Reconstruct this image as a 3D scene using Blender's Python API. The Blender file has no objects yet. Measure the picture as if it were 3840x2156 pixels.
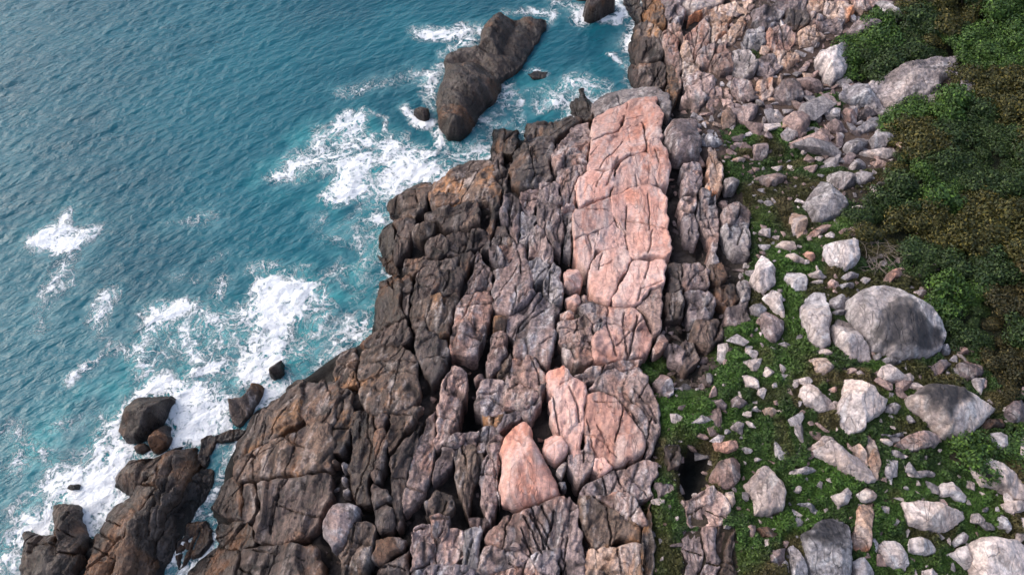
import bpy, bmesh, math, random
import numpy as np
from mathutils import Vector, geometry
random.seed(7)
RNG = np.random.default_rng(11)
sc = bpy.context.scene
COL = sc.collection

# ------------------------------------------------------------------ camera, sky, sun, exposure
CAM_H, PITCH, HFOV = 40.0, 57.0, 66.0
PW, PH = 3840.0, 2156.0
cam_d = bpy.data.cameras.new('camera'); cam = bpy.data.objects.new('camera', cam_d); COL.objects.link(cam)
cam.location = (0, 0, CAM_H); cam.rotation_euler = (math.radians(90 - PITCH), 0, 0)
cam_d.sensor_fit = 'HORIZONTAL'; cam_d.angle = math.radians(HFOV); cam_d.clip_end = 3000; cam_d.clip_start = 0.5
sc.camera = cam
SUN_EL, SUN_AZ = 40.0, -72.0          # azimuth from +Y (away from the camera), negative = to the left
w = bpy.data.worlds.new('World'); sc.world = w; w.use_nodes = True
nt = w.node_tree; nt.nodes.clear()
sky = nt.nodes.new('ShaderNodeTexSky'); sky.sky_type = 'NISHITA'; sky.sun_disc = False
sky.sun_elevation = math.radians(SUN_EL); sky.sun_rotation = math.radians(SUN_AZ)
sky.air_density = 1.0; sky.dust_density = 3.0; sky.ozone_density = 1.0
hs = nt.nodes.new('ShaderNodeHueSaturation'); hs.inputs['Saturation'].default_value = 0.85
bg = nt.nodes.new('ShaderNodeBackground'); bg.inputs['Strength'].default_value = 0.15
wo = nt.nodes.new('ShaderNodeOutputWorld')
nt.links.new(sky.outputs[0], hs.inputs['Color']); nt.links.new(hs.outputs[0], bg.inputs['Color']); nt.links.new(bg.outputs[0], wo.inputs['Surface'])
sun_d = bpy.data.lights.new('sun', 'SUN'); sun_d.energy = 0.6; sun_d.angle = math.radians(62); sun_d.color = (1.0, 0.97, 0.95)
sun = bpy.data.objects.new('sun', sun_d); COL.objects.link(sun)
_e, _a = math.radians(SUN_EL), math.radians(SUN_AZ)
SUN_DIR = Vector((math.sin(_a) * math.cos(_e), math.cos(_a) * math.cos(_e), math.sin(_e)))
sun.rotation_euler = (-SUN_DIR).to_track_quat('-Z', 'Y').to_euler(); sun.location = SUN_DIR * 200
sc.view_settings.view_transform = 'Standard'; sc.view_settings.look = 'None'
sc.view_settings.gamma = 1; sc.view_settings.use_curve_mapping = False
sc.view_settings.exposure = 0.93
sc.render.engine = 'CYCLES'
sc.cycles.max_bounces = 3; sc.cycles.diffuse_bounces = 1; sc.cycles.glossy_bounces = 1
sc.cycles.use_denoising = True; sc.cycles.use_adaptive_sampling = True; sc.cycles.adaptive_threshold = 0.045

# ------------------------------------------------------------------ noise
def _h(ix, iy, s):
    n = (ix.astype(np.int64) * 374761393 + iy.astype(np.int64) * 668265263 + s * 974634777) & 0xFFFFFFFF
    n = ((n ^ (n >> 13)) * 1274126177) & 0xFFFFFFFF
    n = ((n ^ (n >> 16)) * 2246822519) & 0xFFFFFFFF
    return ((n ^ (n >> 15)) & 0xFFFFFF) / float(0xFFFFFF)
def vnoise(x, y, s=0):
    x = np.asarray(x, float); y = np.asarray(y, float)
    ix = np.floor(x); iy = np.floor(y); fx = x - ix; fy = y - iy
    fx = fx * fx * fx * (fx * (fx * 6 - 15) + 10); fy = fy * fy * fy * (fy * (fy * 6 - 15) + 10)
    a = _h(ix, iy, s); b = _h(ix + 1, iy, s); c = _h(ix, iy + 1, s); d = _h(ix + 1, iy + 1, s)
    return (a + (b - a) * fx) * (1 - fy) + (c + (d - c) * fx) * fy
def fbm(x, y, o=4, s=0, g=0.5):
    t = 0; a = 1; n = 0
    for i in range(o):
        t = t + a * (vnoise(x, y, s + i * 17) - 0.5); n += a; a *= g; x = x * 2.03 + 5.2; y = y * 2.03 + 1.3
    return t / n * 2
def vor(x, y, s=0):
    ix = np.floor(x); iy = np.floor(y)
    f1 = np.full(x.shape, 9.0); f2 = np.full(x.shape, 9.0); idv = np.zeros(x.shape); tl = np.zeros(x.shape)
    for dx in (-1, 0, 1):
        for dy in (-1, 0, 1):
            cx = ix + dx; cy = iy + dy
            px = cx + 0.1 + 0.8 * _h(cx, cy, s); py = cy + 0.1 + 0.8 * _h(cx, cy, s + 5)
            d = np.hypot(x - px, y - py)
            m = d < f1
            f2 = np.where(m, f1, np.minimum(f2, d)); idv = np.where(m, _h(cx, cy, s + 9), idv); tl = np.where(m, (x - px) * (_h(cx, cy, s + 13) - .5) + (y - py) * (_h(cx, cy, s + 14) - .5), tl); f1 = np.where(m, d, f1)
    return f2 - f1, idv, tl
def sstep(a, b, x):
    t = np.clip((x - a) / (b - a), 0, 1); return t * t * (3 - 2 * t)

# ------------------------------------------------------------------ reading places off the photograph
TO = {'A': (0, 0), 'B': (1280, 0), 'C': (2560, 0), 'D': (0, 719), 'E': (1280, 719), 'F': (2560, 719), 'G': (0, 1437), 'H': (1280, 1437), 'I': (2560, 1437)}
TS = 2.0113
_p = math.radians(PITCH); _th = math.tan(math.radians(HFOV / 2))
def P(tile, txt):
    o = TO[tile]
    return np.array([[o[0] + float(a) / TS, o[1] + float(b) / TS] for a, b in (q.split(',') for q in txt.split())])
def ray(px):
    u = (px[:, 0] / PW * 2 - 1) * _th; v = (1 - px[:, 1] / PH * 2) * _th * PH / PW
    c, s = math.cos(_p), math.sin(_p)
    return np.stack([u, c + v * s, -s + v * c], 1)
def at_z(px, z):
    d = ray(px); t = (CAM_H - z) / -d[:, 2]
    return np.stack([d[:, 0] * t, d[:, 1] * t], 1)
def inside(pts, poly):
    x, y = pts[:, 0], pts[:, 1]; r = np.zeros(len(pts), bool); n = len(poly)
    for i in range(n):
        x1, y1 = poly[i]; x2, y2 = poly[(i + 1) % n]
        if y1 == y2: continue
        c = ((y1 > y) != (y2 > y)) & (x < (x2 - x1) * (y - y1) / (y2 - y1) + x1)
        r ^= c
    return r
def segdist(pts, line, closed=True):
    n = len(line); best = np.full(len(pts), 1e9)
    for i in range(n if closed else n - 1):
        a = line[i]; b = line[(i + 1) % n]; ab = b - a; L = ab @ ab
        if L < 1e-12: continue
        t = np.clip(((pts - a) @ ab) / L, 0, 1)
        q = pts - a - t[:, None] * ab
        best = np.minimum(best, (q * q).sum(1))
    return np.sqrt(best)

# ------------------------------------------------------------------ terrain height
main_px = np.concatenate([
    P('B', '2300,-420 2180,-120 2150,0 2220,100 2200,250 2160,350 2180,480 2160,600 2200,690 2050,720 1930,760 1890,800 1850,740 1800,690 1790,780 1740,790 1780,890 1700,900 1560,940 1400,965 1400,1050 1340,1080 1335,1010 1150,1000 1140,1120 1130,1200 960,1245 800,1340 700,1400 640,1370 540,1400'),
    P('E', '350,80 380,200 430,215 330,260 285,350 300,480 330,600 420,640 310,710 260,830 250,960 240,1080 120,1170 0,1210'),
    P('G', '2240,0 2180,80 2120,130 1990,180 1900,250 1850,380 1790,450 1740,540 1700,680 1690,780 1620,920 1600,990 1660,1100 1640,1230 1530,1310 1400,1446 1300,1800'),
    P('I', '2700,2100 3800,1600 3800,-4000')])
pen_px = P('G', '190,1900 190,1446 200,1130 300,1160 440,1130 450,960 630,950 650,1150 720,1170 820,1000 880,930 1000,860 870,780 890,720 1000,600 1150,580 1350,490 1470,510 1510,640 1590,680 1600,740 1540,900 1470,960 1420,1080 1340,1250 1250,1400 1240,1900')
main_w = at_z(main_px, 0.0); main_w[-3:] = [[120, 5], [120, 140], [30, 140]]
main_w[-4] = [-14, -15]; main_w = np.insert(main_w, len(main_w) - 3, [[120, -15]], 0)
pen_w = at_z(pen_px, 0.0); pen_w[0] = [-24, -15]; pen_w[-1] = [-17.5, -15]
GX0, GX1, GY0, GY1, GR = -62.0, 62.0, -8.0, 78.0, 0.25
gx = np.arange(GX0, GX1 + 1e-6, GR); gy = np.arange(GY0, GY1 + 1e-6, GR)
MX, MY = np.meshgrid(gx, gy); GP = np.stack([MX.ravel(), MY.ravel()], 1)
sd_main = segdist(GP, main_w) * np.where(inside(GP, main_w), 1, -1)
sd_pen = segdist(GP, pen_w) * np.where(inside(GP, pen_w), 1, -1)
SD = np.maximum(sd_main, sd_pen).reshape(MX.shape)
s_ = np.maximum(sd_main, 0)
Hm = 2.0 * (1 - np.exp(-s_ / 3.0)) + 0.17 * s_
s2 = np.maximum(sd_pen, 0); Hp = 2.2 * (1 - np.exp(-s2 / 2.0)) + 0.05 * s2
HS = np.where((sd_main > 0) | (sd_pen > 0), np.maximum(Hm, Hp), 0).reshape(MX.shape)
HS = HS + np.where(SD > 0, sstep(0, 6, SD) * 0.9 * fbm(MX * 0.12, MY * 0.12, 2, 3), 0)
HS = np.where(SD <= 0, np.maximum(SD * 0.55, -4), HS)
def samp(A, xy):
    fx = np.clip((xy[:, 0] - GX0) / GR, 0, len(gx) - 1.001); fy = np.clip((xy[:, 1] - GY0) / GR, 0, len(gy) - 1.001)
    ix = fx.astype(int); iy = fy.astype(int); fx = fx - ix; fy = fy - iy
    return (A[iy, ix] * (1 - fx) + A[iy, ix + 1] * fx) * (1 - fy) + (A[iy + 1, ix] * (1 - fx) + A[iy + 1, ix + 1] * fx) * fy
def Hat(xy): return np.maximum(samp(HS, xy), 0.0)
def hit(px, dz=0.0):
    z = np.full(len(px), 3.0)
    d = ray(px)
    for i in range(24):
        t = (CAM_H - z) / -d[:, 2]; xy = np.stack([d[:, 0] * t, d[:, 1] * t], 1)
        z = 0.35 * z + 0.65 * (Hat(xy) + dz)
    return xy
def zone_mask(polys, pts, on_sea=False):
    m = np.zeros(len(pts), bool)
    for pl in polys: m |= inside(pts, at_z(pl, 0) if on_sea else hit(pl))
    return m

# ------------------------------------------------------------------ materials
def new_mat(name):
    m = bpy.data.materials.new(name); m.use_nodes = True; n = m.node_tree; n.nodes.clear()
    out = n.nodes.new('ShaderNodeOutputMaterial'); bs = n.nodes.new('ShaderNodeBsdfPrincipled')
    n.links.new(bs.outputs[0], out.inputs['Surface'])
    return m, n, bs
class NB:
    def __init__(s, n): s.n = n
    def node(s, t, **k):
        nd = s.n.nodes.new(t)
        for a, b in k.items(): setattr(nd, a, b)
        return nd
    def lk(s, a, b): s.n.links.new(a, b)
    def noise(s, vec, scale, detail=4, rough=0.55, dist=0.0):
        nd = s.node('ShaderNodeTexNoise'); s.lk(vec, nd.inputs['Vector'])
        nd.inputs['Scale'].default_value = scale; nd.inputs['Detail'].default_value = detail
        nd.inputs['Roughness'].default_value = rough; nd.inputs['Distortion'].default_value = dist
        return nd.outputs['Fac']
    def ramp(s, val, p0, p1, lo=0.0, hi=1.0, smooth=True):
        nd = s.node('ShaderNodeMapRange'); nd.interpolation_type = 'SMOOTHSTEP' if smooth else 'LINEAR'
        s.lk(val, nd.inputs[0]); nd.inputs[1].default_value = p0; nd.inputs[2].default_value = p1
        nd.inputs[3].default_value = lo; nd.inputs[4].default_value = hi
        return nd.outputs[0]
    def math(s, op, a, b=None, clamp=False):
        nd = s.node('ShaderNodeMath', operation=op, use_clamp=clamp)
        for i, v in enumerate((a, b)):
            if v is None: continue
            if isinstance(v, (int, float)): nd.inputs[i].default_value = v
            else: s.lk(v, nd.inputs[i])
        return nd.outputs[0]
    def mix(s, fac, a, b, blend='MIX'):
        nd = s.node('ShaderNodeMix', data_type='RGBA', blend_type=blend)
        for sock, v in ((nd.inputs[0], fac), (nd.inputs[6], a), (nd.inputs[7], b)):
            if isinstance(v, (int, float)): sock.default_value = v
            elif isinstance(v, tuple): sock.default_value = (*v, 1)
            else: s.lk(v, sock)
        return nd.outputs[2]
    def mapping(s, vec, scale=(1, 1, 1), rot=(0, 0, 0)):
        nd = s.node('ShaderNodeMapping'); s.lk(vec, nd.inputs[0]); nd.inputs['Scale'].default_value = scale; nd.inputs['Rotation'].default_value = rot
        return nd.outputs[0]

def rock_mat(name, rough=0.85, tint=True, a=None, b=None, con=1.0, bump=1.0):
    m, n, bs = new_mat(name); B = NB(n)
    geo = B.node('ShaderNodeNewGeometry'); oi = B.node('ShaderNodeObjectInfo')
    off = B.node('ShaderNodeVectorMath', operation='SCALE'); off.inputs[0].default_value = (37, 53, 71); B.lk(oi.outputs['Random'], off.inputs['Scale'])
    add = B.node('ShaderNodeVectorMath', operation='ADD'); B.lk(geo.outputs['Position'], add.inputs[0]); B.lk(off.outputs[0], add.inputs[1])
    v = add.outputs[0]
    st = B.mapping(v, (1.0, 0.3, 0.6), (0, 0, math.radians(-12)))      # stretched along the joints
    fine = B.noise(v, 5.5, 4, 0.72)
    if tint:
        at = B.node('ShaderNodeAttribute', attribute_name='tint'); col = at.outputs['Color']
    else:
        col = B.mix(B.ramp(B.noise(v, 1.3, 3, 0.6), 0.35, 0.65), a, b)
        hsv = B.node('ShaderNodeHueSaturation'); B.lk(col, hsv.inputs['Color']); B.lk(B.ramp(oi.outputs['Random'], 0, 1, 0.52, 1.12, False), hsv.inputs['Value']); col = hsv.outputs[0]
    col = B.mix(1.0, col, B.mix(B.ramp(fine, 0.3, 0.7), (1 - .55 * con, 1 - .55 * con, 1 - .54 * con), (1 + .38 * con, 1 + .36 * con, 1 + .34 * con)), 'MULTIPLY')
    l1 = B.math('ABSOLUTE', B.math('SUBTRACT', B.noise(st, 1.5, 2, 0.5, 0.5), 0.5))
    ln = B.math('MULTIPLY', B.ramp(l1, 0.0, 0.016, 1.0, 0.0), B.ramp(fine, 0.38, 0.56))
    col = B.mix(B.math('MULTIPLY', ln, 0.55), col, B.mix(1.0, col, (0.16, 0.15, 0.16), 'MULTIPLY'))
    B.lk(col, bs.inputs['Base Color'])
    B.lk(B.ramp(fine, 0.3, 0.7, max(rough - 0.18, 0.2), min(rough + 0.1, 1)), bs.inputs['Roughness'])
    bs.inputs['Specular IOR Level'].default_value = 0.35
    h = B.math('ADD', B.math('MULTIPLY', B.noise(st, 2.6, 4, 0.7), 0.17), B.math('MULTIPLY', fine, 0.08))
    h = B.math('SUBTRACT', h, B.math('MULTIPLY', ln, 0.06))
    bp = B.node('ShaderNodeBump'); bp.inputs['Strength'].default_value = 0.9; bp.inputs['Distance'].default_value = bump
    B.lk(h, bp.inputs['Height']); B.lk(bp.outputs[0], bs.inputs['Normal'])
    return m
# each rock kind: two body colours, a streak colour, and how much rust, pale crust, black lichen and broad dark staining it carries
PAL = {
 'pink': ((0.50, 0.262, 0.208), (0.58, 0.342, 0.285), (0.50, 0.355, 0.32), .65, .32, .28, 0., (0.52, 0.20, 0.125), (0.72, 0.61, 0.56)),
 'pinkg': ((0.29, 0.195, 0.172), (0.40, 0.28, 0.248), (0.22, 0.19, 0.195), .45, .55, .6, .25, (0.40, 0.17, 0.10), (0.60, 0.53, 0.51)),
 'purp': ((0.20, 0.15, 0.148), (0.29, 0.22, 0.21), (0.13, 0.107, 0.115), .35, .6, .6, .2, (0.30, 0.15, 0.10), (0.50, 0.46, 0.46)),
 'grey': ((0.25, 0.22, 0.225), (0.37, 0.33, 0.33), (0.18, 0.16, 0.17), .15, .55, .65, .3, (0.32, 0.2, 0.14), (0.58, 0.55, 0.55)),
 'pale': ((0.49, 0.395, 0.362), (0.60, 0.515, 0.49), (0.37, 0.315, 0.31), .35, .5, .45, .15, (0.55, 0.36, 0.26), (0.70, 0.665, 0.655)),
 'mott': ((0.42, 0.36, 0.35), (0.56, 0.50, 0.49), (0.29, 0.25, 0.255), .15, .5, .55, .85, (0.42, 0.28, 0.21), (0.68, 0.64, 0.63)),
 'darkg': ((0.070, 0.048, 0.041), (0.130, 0.092, 0.079), (0.048, 0.037, 0.036), .5, .5, .6, .25, (0.21, 0.10, 0.05), (0.34, 0.285, 0.265)),
 'wet': ((0.047, 0.030, 0.023), (0.088, 0.059, 0.044), (0.034, 0.024, 0.021), .75, .3, .55, .2, (0.16, 0.072, 0.032), (0.21, 0.17, 0.155)),
 'brown': ((0.098, 0.063, 0.048), (0.172, 0.115, 0.088), (0.072, 0.054, 0.049), .8, .55, .6, .25, (0.33, 0.155, 0.065), (0.42, 0.355, 0.325)),
 'orange': ((0.44, 0.27, 0.19), (0.54, 0.38, 0.30), (0.38, 0.31, 0.295), .85, .5, .4, .1, (0.52, 0.19, 0.08), (0.64, 0.55, 0.5))}
ROUGH = {'wet': 0.45, 'darkg': 0.68, 'brown': 0.72}
M = {}; SM = {}
_shared = rock_mat('weathered rock'); _wetm = rock_mat('wet rock', 0.42); _damp = rock_mat('damp rock', 0.68); _smooth = rock_mat('smooth pink granite', 0.8, con=.5, bump=.55); _pale = rock_mat('pale rock', 0.85, con=.75, bump=.75)
for k_, v_ in PAL.items():
    M[k_] = _wetm if k_ == 'wet' else (_damp if k_ in ('darkg', 'brown') else (_smooth if k_ == 'pink' else (_pale if k_ in ('pale', 'mott') else _shared)))
    SM[k_] = rock_mat('loose stone ' + k_, ROUGH.get(k_, 0.85), False, v_[0], v_[1])
def tint(xy, z, mat, seed, crack, ang, rng, patch=None):
    a, b, c3, red, pale, dark, big, redc, palec = PAL[mat]
    x = xy[:, 0] + 0.4 * z + seed * 0.37; y = xy[:, 1] - 0.35 * z + seed * 0.21
    c, s = math.cos(ang), math.sin(ang); u = x * c + y * s; v = -x * s + y * c
    def mixc(col, o, t): return col * (1 - t[:, None]) + np.asarray(o) * t[:, None]
    col = mixc(np.tile(np.asarray(a, float), (len(x), 1)), b, sstep(-.25, .25, fbm(u * .45, v * .7, 4, seed + 41, .6)))
    col = mixc(col, c3, 0.8 * sstep(.0, .32, fbm(u * .5, v * 1.9, 5, seed + 42, .65)))
    col = mixc(col, redc, red * sstep(.08, .42, fbm(u * .4 + 7, v * .55, 4, seed + 43, .6)))
    col = mixc(col, palec, pale * sstep(.12, .42, fbm(u * .8, v * 2.6 + 3, 5, seed + 44, .72)))
    if big: col = mixc(col, np.asarray(a) * 0.28, big * sstep(.02, .2, fbm(x * .33, y * .33, 4, seed + 45, .55)))
    col = mixc(col, np.asarray(a) * 0.2, dark * sstep(.1, .34, fbm(u * 1.7, v * 2.6, 5, seed + 46, .75)))
    col = mixc(col, np.asarray(a) * 0.14, 0.75 * crack)  # stained joints, darkened further in place of the shade deeper grooves would hold
    wetb = sstep(.75, .2, z + .35 * fbm(x * .8, y * .8, 3, 19))                 # the black tide band of weed and barnacles
    col = col * (1 - .6 * wetb[:, None])
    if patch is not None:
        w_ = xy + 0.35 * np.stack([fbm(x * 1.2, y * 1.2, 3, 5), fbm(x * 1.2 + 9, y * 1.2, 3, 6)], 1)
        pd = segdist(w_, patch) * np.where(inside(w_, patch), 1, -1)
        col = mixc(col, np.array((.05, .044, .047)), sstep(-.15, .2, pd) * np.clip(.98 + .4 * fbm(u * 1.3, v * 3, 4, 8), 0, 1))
    h = rng.uniform(-.05, .05)
    return np.clip(col * rng.uniform(.8, 1.22) * np.array([1 + h, 1, 1 - h * .8]), 0.01, 0.85)

# ------------------------------------------------------------------ rock builder
FOOT = np.zeros((len(gy) * 2, len(gx) * 2), bool)          # what already stands where (0.125 m cells)
CENTRES = []                                               # (x, y, material) of every traced rock
def mark(poly):
    x0, y0 = poly.min(0); x1, y1 = poly.max(0); r = GR / 2
    i0 = max(int((x0 - GX0) / r), 0); i1 = min(int((x1 - GX0) / r) + 2, FOOT.shape[1]); j0 = max(int((y0 - GY0) / r), 0); j1 = min(int((y1 - GY0) / r) + 2, FOOT.shape[0])
    if i1 <= i0 or j1 <= j0: return
    X, Y = np.meshgrid(GX0 + np.arange(i0, i1) * r, GY0 + np.arange(j0, j1) * r)
    FOOT[j0:j1, i0:i1] |= inside(np.stack([X.ravel(), Y.ravel()], 1), poly).reshape(X.shape)
def foot(xy):
    r = GR / 2; i = np.clip(((xy[:, 0] - GX0) / r + .5).astype(int), 0, FOOT.shape[1] - 1); j = np.clip(((xy[:, 1] - GY0) / r + .5).astype(int), 0, FOOT.shape[0] - 1)
    return FOOT[j, i]
GROOVES = []
JA = math.radians(80)                                       # the way the main joints run
def rough_outline(poly, rng, amp):
    pts = [Vector(p) for p in poly]; size = max(poly.max(0) - poly.min(0))
    out = []
    n = len(pts)
    for i in range(n):                                      # soften corners a little, then roughen the sides
        a, b = pts[i], pts[(i + 1) % n]
        out += [a.lerp(b, 0.07), a.lerp(b, 0.93)]
    for it in range(6):
        nw = []; n = len(out); done = True
        for i in range(n):
            a, b = out[i], out[(i + 1) % n]; nw.append(a)
            L = (b - a).length
            if L > max(0.22, size * 0.03):
                done = False
                d = (b - a); nrm = Vector((-d.y, d.x)) / max(L, 1e-6)
                nw.append((a + b) / 2 + nrm * (rng.random() - 0.5) * L * amp)
        out = nw
        if done: break
    return np.array([[p.x, p.y] for p in out])
def mesh_rock(name, poly, zfun, g, skirt, mat, rng, lean=0.0, amp=0.22, grooves=()):
    area = 0.5 * np.sum(poly[:, 0] * np.roll(poly[:, 1], -1) - np.roll(poly[:, 0], -1) * poly[:, 1])
    if area < 0: poly = poly[::-1]
    ol = rough_outline(poly, rng, amp)
    x0, y0 = ol.min(0); x1, y1 = ol.max(0)
    hx = np.arange(x0, x1, g); hy = np.arange(y0, y1, g * 0.87)
    X, Y = np.meshgrid(hx, hy); X = X + (np.arange(len(hy)) % 2)[:, None] * g * 0.5
    q = np.stack([X.ravel(), Y.ravel()], 1); q += (np.random.default_rng(len(q)).random(q.shape) - 0.5) * g * 0.4
    q = q[inside(q, ol)]
    if len(q):
        dd = segdist(q, ol); q = q[dd > g * 0.45]
        for line, wd, dp in grooves:
            if not len(q): break
            q = q[segdist(q, line, False) > wd * 1.35]; t = np.gradient(line, axis=0); t /= np.linalg.norm(t, axis=1)[:, None] + 1e-9; nn = np.stack([-t[:, 1], t[:, 0]], 1) * wd
            ad = np.concatenate([line, line + nn, line - nn]); ad = ad[inside(ad, ol)]
            if len(ad): ad = ad[segdist(ad, ol) > .02]
            q = np.concatenate([q, ad])
    nb = len(ol)
    allp = np.concatenate([ol, q]) if len(q) else ol
    cv, ce, cf, ov, oe, of = geometry.delaunay_2d_cdt([Vector(p) for p in allp], [], [list(range(nb))], 1, 1e-4)
    xy = np.array([[v.x, v.y] for v in cv]); d = segdist(xy, ol)
    z, rgb = zfun(xy, d)
    faces = [list(f) for f in cf]
    cnt = {}
    for f in faces:
        for i in range(len(f)):
            a, b = f[i], f[(i + 1) % len(f)]; cnt[(a, b)] = cnt.get((a, b), 0) + 1
    c = xy.mean(0)
    be = [e for e in cnt if (e[1], e[0]) not in cnt]
    vs = [(p[0], p[1], zz) for p, zz in zip(xy, z)]
    low = {}; lowk = []
    for a, b in be:
        for k in (a, b):
            if k not in low:
                low[k] = len(vs); p = xy[k] + (c - xy[k]) * lean; vs.append((p[0], p[1], z[k] - skirt)); lowk.append(k)
    for a, b in be: faces.append([b, a, low[a], low[b]])
    me = bpy.data.meshes.new(name); me.from_pydata(vs, [], faces); me.materials.append(mat)
    me.polygons.foreach_set('use_smooth', np.ones(len(me.polygons), bool)); me.update()
    at = me.color_attributes.new('tint', 'FLOAT_COLOR', 'POINT'); rgb = np.concatenate([rgb, rgb[lowk]])
    at.data.foreach_set('color', np.concatenate([rgb, np.ones((len(rgb), 1))], 1).ravel().astype(np.float32))
    return me
def link(name, me, parent=None):
    o = bpy.data.objects.new(name, me); COL.objects.link(o)
    if parent: o.parent = parent
    return o
def tag(o, label=None, cat=None, group=None, kind=None):
    for k, v in (('label', label), ('category', cat), ('group', group), ('kind', kind)):
        if v: o[k] = v
    return o
def groove_lines(poly):
    """traced cracks crossing this block, made crooked and densely sampled"""
    out = []
    lo = poly.min(0) - .3; hi = poly.max(0) + .3
    for line, wd, dp in GROOVES:
        if (line.max(0) < lo).any() or (line.min(0) > hi).any(): continue
        pts = []
        for a, b in zip(line[:-1], line[1:]):
            n = max(int(np.hypot(*(b - a)) / .11), 1); pts += [a + (b - a) * k / n for k in range(n)]
        pts = np.array(pts + [line[-1]])
        pts = pts + 0.13 * np.stack([fbm(pts[:, 0] * 1.1, pts[:, 1] * 1.1, 4, 51, .6), fbm(pts[:, 0] * 1.1 + 20, pts[:, 1] * 1.1, 4, 52, .6)], 1)
        out.append((pts, wd * .62, dp * .8))
    return out
def detail(xy, size, seed, frac, ang=JA, rough=1.0):
    c, s = math.cos(ang), math.sin(ang)
    u = xy[:, 0] * c + xy[:, 1] * s; v = -xy[:, 0] * s + xy[:, 1] * c      # u along the joints
    wu = u + 0.6 * fbm(u * 0.6, v * 0.6, 3, seed + 3); wv = v + 0.4 * fbm(u * 0.5 + 9, v * 0.5, 3, seed + 4)
    z = rough * (0.09 * min(size, 3) * fbm(u * 0.3, v * 0.6, 3, seed) + 0.11 * fbm(u * 0.8, v * 1.9, 4, seed + 1, 0.62) + 0.07 * fbm(u * 3, v * 5.5, 3, seed + 2, .6))
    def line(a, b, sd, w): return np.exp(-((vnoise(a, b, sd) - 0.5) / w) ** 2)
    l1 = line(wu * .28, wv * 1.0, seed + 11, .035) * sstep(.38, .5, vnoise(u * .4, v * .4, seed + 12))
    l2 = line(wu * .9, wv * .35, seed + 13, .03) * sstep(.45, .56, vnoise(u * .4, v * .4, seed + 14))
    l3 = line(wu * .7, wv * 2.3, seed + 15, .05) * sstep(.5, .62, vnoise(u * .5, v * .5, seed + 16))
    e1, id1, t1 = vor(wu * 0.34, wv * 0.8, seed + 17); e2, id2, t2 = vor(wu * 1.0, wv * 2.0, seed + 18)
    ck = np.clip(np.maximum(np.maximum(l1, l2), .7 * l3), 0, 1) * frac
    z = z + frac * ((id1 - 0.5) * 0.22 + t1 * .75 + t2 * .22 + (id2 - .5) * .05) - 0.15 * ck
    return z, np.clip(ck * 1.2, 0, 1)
SEED = [100]
def block(parent, mat, poly, up=0.0, r=None, frac=0.7, skirt=2.2, name='block', tilt=5, dome=0.05, rough=1.0, grow=0.09, seed=None, cracks=1.0):
    SEED[0] += 7; sd = SEED[0]; rng = random.Random(sd); seed = seed or sd
    size = math.sqrt(abs(0.5 * np.sum(poly[:, 0] * np.roll(poly[:, 1], -1) - np.roll(poly[:, 0], -1) * poly[:, 1])))
    poly = poly + (poly - poly.mean(0)) * (grow / max(size * .5, .2))
    g = min(max(size / 30, 0.06), 0.09)
    c = poly.mean(0); tx = math.tan(math.radians(rng.uniform(-tilt, tilt))); ty = math.tan(math.radians(rng.uniform(-tilt, tilt)))
    rr = r or min(0.045 * size + 0.05, 0.18); up = up + rng.uniform(-.10, .10) * (tilt / 5)
    def zf(xy, d):
        R = max(d.max(), 1e-3)
        base = Hat(xy) + up + (xy[:, 0] - c[0]) * tx + (xy[:, 1] - c[1]) * ty
        e = np.clip(d / rr, 0, 1); z = base - rr * 1.1 * (1 - np.sqrt(np.maximum(1 - (1 - e) ** 2, 0)))
        z += dome * R * (1 - (1 - np.minimum(d / R, 1)) ** 2)
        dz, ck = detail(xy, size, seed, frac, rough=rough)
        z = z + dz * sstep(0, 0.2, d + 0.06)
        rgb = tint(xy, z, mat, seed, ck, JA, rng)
        for line, wd, dp in gl: z = z - dp * np.clip(1 - segdist(xy, line, False) / wd, 0, 1)
        return z, rgb
    gl = groove_lines(poly)
    ext = np.ptp(poly, axis=0).max()
    for k in range(int(min(size * 1.1, 5) * cracks + rng.random())):           # a few crisp joints of its own
        a = JA + rng.choice((0, 0, -.35, .3, 1.35, -1.2)) + rng.gauss(0, .18); L = ext * rng.uniform(.25, .75); p0 = c + np.array([rng.uniform(-.35, .35), rng.uniform(-.35, .35)]) * np.ptp(poly, axis=0)
        n_ = max(int(L / .11), 3); tt = np.linspace(-.5, .5, n_)[:, None] * L; dr = np.array([math.cos(a), math.sin(a)])
        ln = p0 + tt * dr; ln = ln + (.12 if mat == 'pink' else .2) * np.stack([fbm(ln[:, 0] * .9, ln[:, 1] * .9, 4, 55 + k, .6), fbm(ln[:, 0] * .9 + 20, ln[:, 1] * .9, 4, 56 + k, .6)], 1)
        gl.append((ln, rng.uniform(.03, .065), rng.uniform(.25, .6)))
    me = mesh_rock(name, poly, zf, g, skirt, M[mat], rng, amp=0.28, grooves=gl)
    o = link(name, me, parent); mark(poly); CENTRES.append((c[0], c[1], mat))
    return o
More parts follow.
